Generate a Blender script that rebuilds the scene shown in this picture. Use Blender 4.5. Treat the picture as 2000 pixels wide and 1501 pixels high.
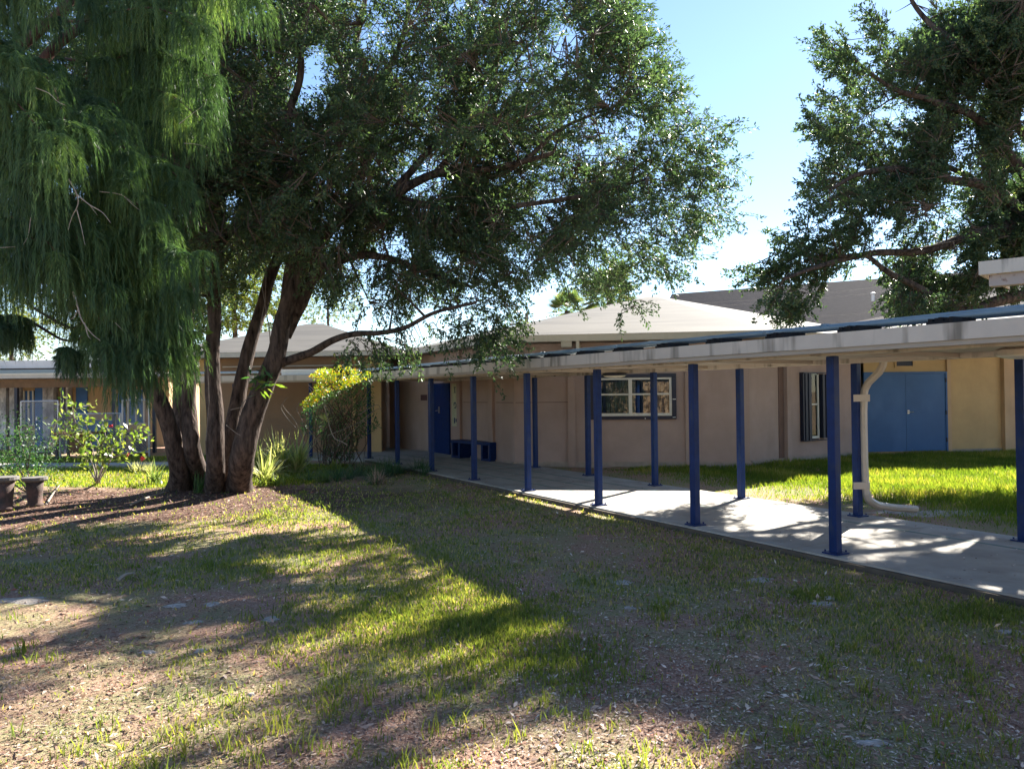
import bpy, math, random
import numpy as np
from mathutils import Vector, Matrix, noise as mnoise
random.seed(7); RNG = np.random.default_rng(7)
for o in list(bpy.data.objects): bpy.data.objects.remove(o)
SC = bpy.context.scene
COL = SC.collection

# ------------------------------------------------------------------ camera
F, PIT, ROL, EYE = 1496.3, .0111, .0117, 1.8
cam = bpy.data.cameras.new('camera'); camo = bpy.data.objects.new('camera', cam); COL.objects.link(camo)
cam.sensor_width = 36; cam.lens = F / 2000 * 36; cam.clip_end = 2000; cam.clip_start = .05
fw = Vector((0, math.cos(PIT), math.sin(PIT))); up = Vector((0, -math.sin(PIT), math.cos(PIT))); rt = Vector((1, 0, 0))
r2 = rt * math.cos(ROL) - up * math.sin(ROL); u2 = rt * math.sin(ROL) + up * math.cos(ROL)
M = Matrix((r2, u2, -fw)).transposed().to_4x4(); M.translation = (0, 0, EYE)
camo.matrix_world = M
SC.camera = camo

# ------------------------------------------------------------------ light
SUN_AZ, SUN_EL = math.radians(36), math.radians(33)       # azimuth clockwise from +Y
w = bpy.data.worlds.new('World'); SC.world = w; w.use_nodes = True
nt = w.node_tree; bg = nt.nodes['Background']
sky = nt.nodes.new('ShaderNodeTexSky'); sky.sky_type = 'NISHITA'; sky.sun_disc = False
sky.sun_elevation = SUN_EL; sky.sun_rotation = SUN_AZ; sky.dust_density = .06; sky.air_density = .9; sky.ozone_density = 2.6
nt.links.new(sky.outputs[0], bg.inputs[0]); bg.inputs[1].default_value = .053
sd = Vector((math.sin(SUN_AZ) * math.cos(SUN_EL), math.cos(SUN_AZ) * math.cos(SUN_EL), math.sin(SUN_EL)))
sl = bpy.data.lights.new('sun', 'SUN'); sl.energy = 5.0; sl.angle = math.radians(.5); sl.color = (1, .94, .84)
slo = bpy.data.objects.new('sun', sl); COL.objects.link(slo); slo.rotation_euler = sd.to_track_quat('Z', 'Y').to_euler()
SC.view_settings.view_transform = 'Standard'; SC.view_settings.look = 'None'
SC.view_settings.gamma = 1; SC.view_settings.use_curve_mapping = False
SC.view_settings.exposure = 2.3
SC.cycles.max_bounces = 8; SC.cycles.diffuse_bounces = 6; SC.cycles.transparent_max_bounces = 8

# ------------------------------------------------------------------ helpers
def ray(u, v):
    a = (u - 1000) / F; b = (750.5 - v) / F
    return r2 * a + u2 * b + fw
def G(u, v, z=0.0):                                        # photo pixel -> point on a level plane
    d = ray(u, v); t = (z - EYE) / d.z
    return Vector((d.x * t, d.y * t, z))
def D(u, v, Y):                                            # photo pixel -> point at world depth Y
    d = ray(u, v); t = Y / d.y
    return Vector((d.x * t, Y, EYE + d.z * t))
def proj(P):                                               # (N,3) -> photo pixels
    P = np.asarray(P, float) - np.array([0, 0, EYE])
    d = P @ np.array(fw); d = np.maximum(d, .01)
    return 1000 + F * (P @ np.array(r2)) / d, 750.5 - F * (P @ np.array(u2)) / d
def inpoly(u, v, poly):
    u = np.asarray(u); v = np.asarray(v); c = np.zeros(u.shape, bool); n = len(poly)
    for i in range(n):
        x1, y1 = poly[i]; x2, y2 = poly[(i + 1) % n]
        if y1 == y2: continue
        k = ((y1 > v) != (y2 > v)) & (u < (x2 - x1) * (v - y1) / (y2 - y1) + x1)
        c ^= k
    return c

MATS = {}
def mat(name, col, rough=.8, var=.12, scale=6., bump=.0, bscale=80., spec=.3, metal=0., col2=None, stain=None, stretch=(1, 1, 1)):
    m = bpy.data.materials.new(name); m.use_nodes = True; n = m.node_tree.nodes; L = m.node_tree.links
    b = n['Principled BSDF']; b.inputs['Roughness'].default_value = rough; b.inputs['Metallic'].default_value = metal
    b.inputs['Specular IOR Level'].default_value = spec
    g = n.new('ShaderNodeNewGeometry'); mp = n.new('ShaderNodeMapping'); mp.inputs['Scale'].default_value = stretch
    L.new(g.outputs['Position'], mp.inputs[0])
    t = n.new('ShaderNodeTexNoise'); t.inputs['Scale'].default_value = scale; t.inputs['Detail'].default_value = 8
    t.inputs['Roughness'].default_value = .65
    L.new(mp.outputs[0], t.inputs['Vector'])
    cr = n.new('ShaderNodeValToRGB'); L.new(t.outputs[0], cr.inputs[0])
    c = np.array(col[:3]); hi = np.clip(c * (1 + var), 0, 1); lo = c * (1 - var) if col2 is None else np.array(col2)
    cr.color_ramp.elements[0].position = .33; cr.color_ramp.elements[0].color = (*lo, 1)
    cr.color_ramp.elements[1].position = .67; cr.color_ramp.elements[1].color = (*hi, 1)
    out = cr.outputs[0]
    if stain:                                              # streaky dirt with a shape of its own
        t2 = n.new('ShaderNodeTexNoise'); t2.inputs['Scale'].default_value = stain[0]; t2.inputs['Detail'].default_value = 6
        mp2 = n.new('ShaderNodeMapping'); mp2.inputs['Scale'].default_value = stain[1]; L.new(g.outputs['Position'], mp2.inputs[0])
        L.new(mp2.outputs[0], t2.inputs['Vector'])
        r = n.new('ShaderNodeMapRange'); r.inputs[1].default_value = stain[2]; r.inputs[2].default_value = stain[3]
        r.inputs[4].default_value = stain[5]
        L.new(t2.outputs[0], r.inputs[0]); mx = n.new('ShaderNodeMix'); mx.data_type = 'RGBA'
        L.new(r.outputs[0], mx.inputs[0]); L.new(out, mx.inputs[6]); mx.inputs[7].default_value = (*stain[4], 1); out = mx.outputs[2]
    L.new(out, b.inputs['Base Color'])
    if bump:
        tb = n.new('ShaderNodeTexNoise'); tb.inputs['Scale'].default_value = bscale; tb.inputs['Detail'].default_value = 5
        L.new(mp.outputs[0], tb.inputs['Vector']); bp = n.new('ShaderNodeBump'); bp.inputs['Strength'].default_value = bump
        bp.inputs['Distance'].default_value = .02; L.new(tb.outputs[0], bp.inputs['Height']); L.new(bp.outputs[0], b.inputs['Normal'])
    MATS[name] = m
    return m
def leafmat(name, cols, trans=.45, rough=.5, tcol=None, spec=.35, attr='v'):
    """thin leaves: diffuse + light coming through; per-leaf colour from a random face value"""
    m = bpy.data.materials.new(name); m.use_nodes = True; n = m.node_tree.nodes; L = m.node_tree.links
    b = n['Principled BSDF']; out = n['Material Output']
    a = n.new('ShaderNodeAttribute'); a.attribute_name = attr
    cr = n.new('ShaderNodeValToRGB'); L.new(a.outputs['Fac'], cr.inputs[0])
    el = cr.color_ramp.elements
    while len(el) < len(cols): el.new(.5)
    for i, (p, c) in enumerate(cols): el[i].position = p; el[i].color = (*c, 1)
    L.new(cr.outputs[0], b.inputs['Base Color']); b.inputs['Roughness'].default_value = rough
    b.inputs['Specular IOR Level'].default_value = spec
    tr = n.new('ShaderNodeBsdfTranslucent')
    mul = n.new('ShaderNodeMix'); mul.data_type = 'RGBA'; mul.blend_type = 'MULTIPLY'; mul.inputs[0].default_value = 1
    L.new(cr.outputs[0], mul.inputs[6]); mul.inputs[7].default_value = (*(tcol or (1.6, 1.5, .6)), 1)
    L.new(mul.outputs[2], tr.inputs[0])
    mx = n.new('ShaderNodeMixShader'); mx.inputs[0].default_value = trans
    L.new(b.outputs[0], mx.inputs[1]); L.new(tr.outputs[0], mx.inputs[2]); L.new(mx.outputs[0], out.inputs[0])
    MATS[name] = m
    return m

def tag(o, label=None, cat=None, group=None, kind=None):
    if label: o['label'] = label
    if cat: o['category'] = cat
    if group: o['group'] = group
    if kind: o['kind'] = kind
    return o
def empty(name, loc=(0, 0, 0), label=None, cat=None, group=None):
    o = bpy.data.objects.new(name, None); COL.objects.link(o); o.location = loc; o.empty_display_size = .2
    return tag(o, label, cat, group)

class MB:
    def __init__(s): s.v = []; s.f = []
    def add(s, vs, fs):
        k = len(s.v); s.v += [tuple(x) for x in vs]; s.f += [tuple(i + k for i in f) for f in fs]; return s
    def box(s, c, size, rz=0., R=None):
        hx, hy, hz = [x / 2 for x in size]
        R = R or Matrix.Rotation(rz, 3, 'Z'); c = Vector(c)
        vs = [c + R @ Vector((x * hx, y * hy, z * hz)) for z in (-1, 1) for y in (-1, 1) for x in (-1, 1)]
        return s.add(vs, [(0, 2, 3, 1), (4, 5, 7, 6), (0, 1, 5, 4), (2, 6, 7, 3), (1, 3, 7, 5), (0, 4, 6, 2)])
    def prism(s, poly, z0, z1):
        n = len(poly); vs = [(p[0], p[1], z0) for p in poly] + [(p[0], p[1], z1) for p in poly]
        return s.add(vs, [tuple(range(n))[::-1], tuple(range(n, 2 * n))] + [(i, (i + 1) % n, (i + 1) % n + n, i + n) for i in range(n)])
    def tube(s, pts, rad, n=8, cap=True, flat=1.):
        pts = [Vector(p) for p in pts]; m = len(pts)
        if not hasattr(rad, '__len__'): rad = [rad] * m
        ref = None; k = len(s.v)
        for i in range(m):
            t = (pts[min(i + 1, m - 1)] - pts[max(i - 1, 0)]).normalized()
            if ref is None: ref = Vector((1, 0, 0)) if abs(t.x) < .8 else Vector((0, 1, 0))
            a = (ref - t * ref.dot(t)).normalized(); b = t.cross(a); ref = a
            for j in range(n):
                q = 2 * math.pi * j / n
                s.v.append(tuple(pts[i] + a * (math.cos(q) * rad[i]) + b * (math.sin(q) * rad[i] * flat)))
        for i in range(m - 1):
            for j in range(n):
                s.f.append((k + i * n + j, k + i * n + (j + 1) % n, k + (i + 1) * n + (j + 1) % n, k + (i + 1) * n + j))
        if cap: s.f.append(tuple(k + j for j in range(n))[::-1]); s.f.append(tuple(k + (m - 1) * n + j for j in range(n)))
        return s
    def lathe(s, c, prof, n=20):
        k = len(s.v); c = Vector(c)
        for r, z in prof:
            for j in range(n):
                q = 2 * math.pi * j / n; s.v.append((c.x + r * math.cos(q), c.y + r * math.sin(q), c.z + z))
        for i in range(len(prof) - 1):
            for j in range(n): s.f.append((k + i * n + j, k + i * n + (j + 1) % n, k + (i + 1) * n + (j + 1) % n, k + (i + 1) * n + j))
        s.f.append(tuple(k + j for j in range(n))[::-1]); s.f.append(tuple(k + (len(prof) - 1) * n + j for j in range(n)))
        return s
    def build(s, name, m, parent=None, smooth=False, bevel=0.):
        me = bpy.data.meshes.new(name); me.from_pydata(s.v, [], s.f); me.materials.append(m)
        if smooth: me.polygons.foreach_set('use_smooth', [True] * len(me.polygons))
        o = bpy.data.objects.new(name, me); COL.objects.link(o)
        if parent:
            o.parent = parent; o.matrix_parent_inverse = Matrix.Translation(-Vector(parent.location))
        if bevel:
            b = o.modifiers.new('b', 'BEVEL'); b.width = bevel; b.segments = 2; b.limit_method = 'ANGLE'
        return o

def fastmesh(name, V, nper, m, parent=None, val=None, smooth=False):
    """V: (N*nper,3) loose polygons of nper corners each, one mesh"""
    V = np.ascontiguousarray(V, np.float32); nv = len(V); nf = nv // nper
    me = bpy.data.meshes.new(name); me.vertices.add(nv); me.vertices.foreach_set('co', V.ravel())
    me.loops.add(nv); me.loops.foreach_set('vertex_index', np.arange(nv, dtype=np.int32))
    me.polygons.add(nf); me.polygons.foreach_set('loop_start', np.arange(0, nv, nper, dtype=np.int32))
    me.update(calc_edges=True)
    if val is not None:
        a = me.attributes.new('v', 'FLOAT', 'FACE'); a.data.foreach_set('value', np.asarray(val, np.float32))
    me.materials.append(m)
    o = bpy.data.objects.new(name, me); COL.objects.link(o)
    if parent: o.parent = parent; o.matrix_parent_inverse = Matrix.Translation(-Vector(parent.location))
    return o
def unit(a): return a / np.maximum(np.linalg.norm(a, axis=-1, keepdims=True), 1e-9)
def leafquads(P, T, Ln, Wd, nrm=None, fold=0.):
    """rhombic leaves from base P along T"""
    N = len(P); T = unit(T)
    if nrm is None: nrm = RNG.normal(size=(N, 3))
    S = unit(np.cross(T, nrm)); Ln = np.broadcast_to(Ln, (N,))[:, None]; Wd = np.broadcast_to(Wd, (N,))[:, None]
    Nn = unit(np.cross(S, T))
    mid = P + T * Ln * .48
    V = np.stack([P, mid + S * Wd * .5 + Nn * Wd * fold, P + T * Ln, mid - S * Wd * .5 + Nn * Wd * fold], 1)
    return V.reshape(-1, 3)
def fnoise(P, s, seed=0.):
    return np.array([mnoise.noise((p[0] * s + seed, p[1] * s - seed, p[2] * s + 2 * seed)) for p in P])

# ------------------------------------------------------------------ materials
pinkwall = mat('stucco_rose_tan', (.38, .285, .245), .9, .10, 1.1, .25, 220, .15, stain=(1.6, (1, 1, .22), .47, .66, (.25, .18, .14), .35))
tanwall = mat('stucco_tan', (0.504, 0.35, 0.21), .9, .10, 1.1, .25, 220, .15, stain=(1.6, (1, 1, .22), .47, .66, (.30, .2, .12), .35))
yelwall = mat('stucco_ochre', (0.504, 0.35, 0.175), .9, .10, 1.1, .25, 220, .15, stain=(1.6, (1, 1, .22), .47, .66, (.30, .2, .1), .35))
creamroof = mat('cream_roof_coating', (0.152, 0.143, 0.13), .8, .06, .8, .1, 40, .1, stain=(1.3, (.25, .25, 7), .44, .62, (.105, .10, .095), .7))
fascia_m = mat('weathered_fascia_metal', (.54, .485, .43), .6, .06, 3, .05, 60, .4, stain=(5, (1, 1, .12), .52, .68, (.11, .095, .075), .8))
fascia2_m = mat('eave_fascia_paint', (0.437, 0.408, 0.345), .65, .05, 3, .05, 60, .35, stain=(4, (1, 1, .15), .58, .75, (.28, .25, .2), .5))
soffit_m = mat('soffit_panel', (.38, .335, .29), .7, .06, 4, 0, 1, .3, stain=(2, (1, 1, 1), .55, .75, (.33, .28, .22), .5))
deck_m = mat('canopy_deck', (.40, .37, .33), .7, .1, 2)
bluepost = mat('blue_gloss_paint', (.003, .021, .105), .45, .2, 9, .08, 90, .22, stain=(11, (1, 1, .35), .56, .7, (.03, .045, .085), .6))
bluedoor = mat('blue_door_paint', (.028, .10, .245), .5, .1, 1.3, .03, 90, .4, stain=(1.6, (1, 1, .6), .5, .75, (.07, .16, .34), .5))
darkblue = mat('navy_shutter_paint', (.008, .012, .03), .45, .15, 8, .03, 80, .4)
concrete = mat('walkway_concrete', (0.38, 0.356, 0.318), .85, .13, 1.3, .12, 150, .25, stain=(2.3, (1, 1, 1), .46, .68, (.25, .23, .20), .7))
concedge = mat('slab_edge_concrete', (.11, .09, .07), .9, .2, 6, .3, 90, .2)
chalk = mat('faded_green_line', (.10, .17, .15), .85, .2, 3, .1, 100, .2, col2=(.25, .29, .27))
redline = mat('dark_expansion_joint', (.10, .10, .085), .85, .2, 9, .1, 100, .2)
pipe_m = mat('grey_blue_pipe', (.19, .25, .29), .5, .07, 5, .0, 60, .5, metal=.1)
block_m = mat('black_rubber_block', (.015, .015, .017), .8, .3, 20, .1, 60, .2)
spout_m = mat('downspout_aluminium', (.50, .46, .40), .45, .06, 5, .0, 60, .5, metal=.15, stain=(6, (1, 1, .2), .6, .75, (.3, .27, .22), .5))
winframe = mat('ivory_window_frame', (.62, .60, .53), .45, .05, 5)
blind_m = mat('dimmed_blind_fabric', (.10, .12, .16), .8, .25, 20)  # indoor dimness is put into the dark colour of the blinds
room_m = mat('dark_room', (.012, .012, .015), .9, .1, 4)  # unlit interior painted as a near-black colour at the windows
shingle = mat('dark_shingle', (.045, .036, .043), .9, .18, 5, .4, 60, .2, stretch=(1, 1, 4))
metal = mat('satin_steel', (.45, .44, .42), .35, .05, 9, 0, 1, .5, metal=.8)
whitepaint = mat('white_plastic', (.75, .75, .72), .5, .04, 9)
lens_m = mat('frosted_lens', (.62, .60, .52), .4, .04, 9)
poster_m = mat('olive_poster_paper', (.42, .42, .27), .8, .15, 6)
ink = mat('dark_print', (.012, .03, .08), .8, .2, 9)
signm = mat('maroon_sign', (.07, .035, .04), .6, .1, 9)
bark = mat('oak_bark', (0.0975, 0.0754, 0.065), .95, .35, 12, 1.4, 26, .08, col2=(.018, .015, .014), stretch=(1, 1, .22))
bark2 = mat('red_brown_bark', (.12, .07, .055), .95, .3, 14, .7, 30, .15, col2=(.05, .03, .026), stretch=(1, 1, .3))
twigpale = mat('pale_dead_twig', (.30, .26, .22), .9, .2, 20)
twigdark = mat('brown_twig', (.09, .065, .05), .9, .3, 20)
twiggrey = mat('grey_twig', (.20, .17, .145), .9, .3, 20)
potm = mat('mossy_terracotta', (.11, .07, .06), .9, .3, 8, .4, 50, .2, col2=(.04, .04, .038))
potrim = mat('weathered_pot_rim', (.16, .15, .14), .85, .2, 8, .3, 50, .2)
stone_pier = mat('white_flaked_plaster', (.7, .68, .68), .9, .2, 4, .6, 30, .2, col2=(.16, .14, .15), stretch=(1, 1, .5))
wood = mat('brown_wood', (.17, .10, .055), .8, .2, 7, .2, 40, .2)
galv = mat('galvanised_wire', (.42, .43, .45), .45, .1, 9, 0, 1, .5, metal=.5)
farblue = mat('far_blue_paint', (.05, .14, .36), .6, .1, 3)
farroof = mat('far_roof_sheet', (.50, .48, .47), .7, .1, 2)
utilw = mat('utility_pole_wood', (.20, .18, .17), .9, .2, 5)
sand_m = mat('pale_sand', (.42, .39, .36), .95, .12, 12, .4, 90, .1, col2=(.27, .23, .19))
def glassmat():
    m = bpy.data.materials.new('window_glass'); m.use_nodes = True; n = m.node_tree.nodes; L = m.node_tree.links
    n.remove(n['Principled BSDF']); out = n['Material Output']
    tr = n.new('ShaderNodeBsdfTransparent'); tr.inputs[0].default_value = (.75, .8, .82, 1)
    gl = n.new('ShaderNodeBsdfGlossy'); gl.inputs['Roughness'].default_value = .01
    fr = n.new('ShaderNodeFresnel'); fr.inputs[0].default_value = 1.6
    mx = n.new('ShaderNodeMixShader'); L.new(fr.outputs[0], mx.inputs[0]); L.new(tr.outputs[0], mx.inputs[1]); L.new(gl.outputs[0], mx.inputs[2])
    L.new(mx.outputs[0], out.inputs[0]); return m
glass = glassmat()

oakleaf = leafmat('oak_leaves', [(0, (0.0311, 0.058, 0.0392)), (.55, (0.0607, 0.0999, 0.058)), (.85, (0.101, 0.142, 0.0675)), (1, (0.216, 0.216, 0.0878))], .42, .45, (1.5, 1.65, .8), .3)
podoleaf = leafmat('weeping_foliage', [(0, (.028, .058, .034)), (.35, (.06, .112, .052)), (.7, (.125, .20, .075)), (1, (.28, .33, .12))], .44, .5, (1.4, 1.5, .7), .3)
farleaf = leafmat('far_leaves', [(0, (.05, .09, .03)), (.6, (.10, .14, .04)), (1, (.2, .2, .05))], .5, .6)
grassm = leafmat('grass_blades', [(0, (0.081, 0.128, 0.0405)), (.4, (0.162, 0.216, 0.0607)), (.7, (0.27, 0.284, 0.108)), (1, (0.513, 0.419, 0.27))], .5, .5, (1.7, 1.6, .5), .25)
lushm = leafmat('lush_grass_blades', [(0, (0.077, 0.143, 0.0275)), (.55, (0.176, 0.242, 0.044)), (.85, (0.275, 0.297, 0.077)), (1, (0.396, 0.341, 0.154))], .5, .5, (1.7, 1.6, .5), .25)
strapm = leafmat('strap_leaves', [(0, (.07, .13, .05)), (.5, (.2, .26, .10)), (1, (.5, .48, .30))], .5, .4, (1.5, 1.5, .7), .4)
crotonm = leafmat('sunlit_croton_leaves', [(0, (.10, .2, .02)), (.5, (.22, .33, .02)), (.8, (.36, .38, .03)), (1, (.6, .2, .04))], .45, .4, (1.8, 1.6, .4), .5)  # sunlight on the shrub top put into a brighter yellow leaf colour
crotdark = leafmat('shaded_shrub_leaves', [(0, (0.0312, 0.075, 0.0375)), (.7, (0.0625, 0.138, 0.0562)), (1, (0.125, 0.188, 0.075))], .35, .5, (1.3, 1.6, .6), .4)  # croton's shaded lower leaves as a darker green; other dark plants share it
bushm = leafmat('broad_bush_leaves', [(0, (.07, .13, .03)), (.6, (.14, .21, .045)), (1, (.26, .28, .1))], .5, .35, (1.5, 1.5, .6), .5)
chipm = leafmat('leaf_litter_chips', [(0, (0.108, 0.06, 0.048)), (.35, (0.288, 0.168, 0.12)), (.7, (0.528, 0.408, 0.324)), (.9, (0.816, 0.72, 0.624)), (1, (0.384, 0.132, 0.084))], .1, .7, (1, 1, 1), .3)
palmm = leafmat('palm_fronds', [(0, (.06, .11, .05)), (.6, (.11, .17, .06)), (1, (.24, .22, .09))], .4, .4, (1.4, 1.5, .7), .4)

# ------------------------------------------------------------------ ground
PX0 = np.array([-1.893, 17.911]); DD = np.array([1.084, -1.8977]); SP = float(np.linalg.norm(DD)); DU = DD / SP
NU = np.array([-DU[1], DU[0]])                             # from the near post row towards the far one
WALK = 2.40
def cp(t, o, z=0.):                                        # canopy frame: t metres along from first post, o metres across
    p = PX0 + DU * t + NU * o; return Vector((p[0], p[1], z))
def across(x, y): return (x - PX0[0]) * NU[0] + (y - PX0[1]) * NU[1]
def gheight(x, y):
    a = across(x, y)
    f = min(1., max(0., (-a - .35) / 1.5)) if a < 1.2 else min(1., max(0., (a - 2.75) / 1.2))
    h = .055 * mnoise.noise((x * .45, y * .45, 3.1)) + .022 * mnoise.noise((x * 1.9, y * 1.9, 7.7)) + .008 * mnoise.noise((x * 6, y * 6, 1))
    far = 1. if y < 22 else max(0., 1 - (y - 22) / 4)
    return -.075 + h * f * far
def ground():
    def axis(fine0, fine1, step, ext):
        a = list(np.arange(fine0, fine1, step)); g = step; x = fine1
        while x < ext: a.append(x); g *= 1.5; x += g
        a.append(ext); g = step; x = fine0 - step; b = []
        while x > -ext: b.append(x); g *= 1.5; x -= g
        b.append(-ext); return sorted(b) + a
    xs = axis(-14, 15, .16, 600); ys = axis(2, 25, .16, 900)
    vs = [(x, y, gheight(x, y)) for y in ys for x in xs]; n = len(xs)
    fs = [(j * n + i, j * n + i + 1, (j + 1) * n + i + 1, (j + 1) * n + i) for j in range(len(ys) - 1) for i in range(n - 1)]
    m = bpy.data.materials.new('ground_soil'); m.use_nodes = True; N = m.node_tree.nodes; L = m.node_tree.links
    b = N['Principled BSDF']; b.inputs['Roughness'].default_value = .95; b.inputs['Specular IOR Level'].default_value = .1
    g = N.new('ShaderNodeNewGeometry')
    def nz(s, d=8, r=.65):
        t = N.new('ShaderNodeTexNoise'); t.inputs['Scale'].default_value = s; t.inputs['Detail'].default_value = d; t.inputs['Roughness'].default_value = r
        L.new(g.outputs['Position'], t.inputs['Vector']); return t
    def ramp(src, st):
        c = N.new('ShaderNodeValToRGB'); L.new(src.outputs[0], c.inputs[0]); e = c.color_ramp.elements
        while len(e) < len(st): e.new(.5)
        for i, (p, cc) in enumerate(st): e[i].position = p; e[i].color = (*cc, 1)
        return c
    soil = ramp(nz(55, 6, .8), [(.3, (.12, .07, .052)), (.48, (.34, .20, .145)), (.6, (.50, .33, .255)), (.74, (.72, .57, .48))])
    turf = ramp(nz(70, 6, .8), [(.3, (0.105, 0.105, 0.0525)), (.5, (0.27, 0.255, 0.128)), (.72, (0.51, 0.435, 0.27))])
    mk = ramp(nz(.75, 7, .7), [(.42, (0, 0, 0)), (.58, (1, 1, 1))])
    mx = N.new('ShaderNodeMix'); mx.data_type = 'RGBA'; L.new(mk.outputs[0], mx.inputs[0]); L.new(soil.outputs[0], mx.inputs[6]); L.new(turf.outputs[0], mx.inputs[7])
    # bed of brown fallen leaves round the trunks
    dv = N.new('ShaderNodeVectorMath'); dv.operation = 'SUBTRACT'; L.new(g.outputs['Position'], dv.inputs[0]); dv.inputs[1].default_value = (-6.3, 13.7, 0)
    ds = N.new('ShaderNodeVectorMath'); ds.operation = 'MULTIPLY'; L.new(dv.outputs[0], ds.inputs[0]); ds.inputs[1].default_value = (1 / 4.8, 1 / 2.5, 0)
    dl = N.new('ShaderNodeVectorMath'); dl.operation = 'LENGTH'; L.new(ds.outputs[0], dl.inputs[0])
    ad = N.new('ShaderNodeMath'); ad.operation = 'MULTIPLY_ADD'; L.new(nz(1.3).outputs[0], ad.inputs[0]); ad.inputs[1].default_value = .9; L.new(dl.outputs['Value'], ad.inputs[2])
    rg = N.new('ShaderNodeMapRange'); L.new(ad.outputs[0], rg.inputs[0]); rg.inputs[1].default_value = 1.2; rg.inputs[2].default_value = 1.6; rg.inputs[3].default_value = 1; rg.inputs[4].default_value = 0
    bed = ramp(nz(30, 6, .8), [(.35, (0.042, 0.0264, 0.0216)), (.55, (0.156, 0.096, 0.072)), (.75, (0.336, 0.24, 0.192))])
    m2 = N.new('ShaderNodeMix'); m2.data_type = 'RGBA'; L.new(rg.outputs[0], m2.inputs[0]); L.new(mx.outputs[2], m2.inputs[6]); L.new(bed.outputs[0], m2.inputs[7])
    L.new(m2.outputs[2], b.inputs['Base Color'])
    bp = N.new('ShaderNodeBump'); bp.inputs['Strength'].default_value = .8; bp.inputs['Distance'].default_value = .03
    L.new(nz(38, 6, .8).outputs[0], bp.inputs['Height']); L.new(bp.outputs[0], b.inputs['Normal'])
    mb = MB(); mb.v = vs; mb.f = fs
    return tag(mb.build('ground', m, smooth=True), kind='structure')
ground()

def walkway():
    mb = MB()
    ts = [i * SP * 1.2 for i in range(-3, 11)]
    for a, b in zip(ts[:-1], ts[1:]):                      # separate slabs with open joints
        q = [cp(a + .006, -.17), cp(b - .006, -.17), cp(b - .006, 2.62), cp(a + .006, 2.62)]
        mb.prism([(p.x, p.y) for p in q][::-1], -.12, 0.)
    # slab in front of the entrance, where the walk meets the buildings
    mb.prism([(-6.9, 22.3), (-4.9, 21.9), (-3.05, 20.6), (-2.2, 22.), (-1.2, 21.), (-.1, 19.9), (-1.3, 22.1), (-1.9, 23.5), (-4.2, 26), (-6.8, 24.6)], -.12, -.008)
    tag(mb.build('walkway', concrete), kind='structure')
    e = MB()
    q = [cp(-7.8, -.23), cp(24, -.23), cp(24, -.172), cp(-7.8, -.172)]
    e.prism([(p.x, p.y) for p in q][::-1], -.12, -.02)
    tag(e.build('walkway_edge', concedge), kind='structure')
    l = MB()
    for o, t0, t1, wd in ((.62, -6, 6.5, .05), (1.25, -5, 8, .05), (1.85, -3, 13.5, .06)):
        q = [cp(t0, o), cp(t1, o), cp(t1, o + wd), cp(t0, o + wd)]
        l.prism([(p.x, p.y) for p in q][::-1], .0005, .003)
    tag(l.build('painted_line', chalk), kind='structure')
walkway()
path = MB().prism([(-22, 21.2), (-8, 20.6), (-8, 21.4), (-22, 22.1)], -.15, -.02)
tag(path.build('path', concrete), kind='structure')

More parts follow.
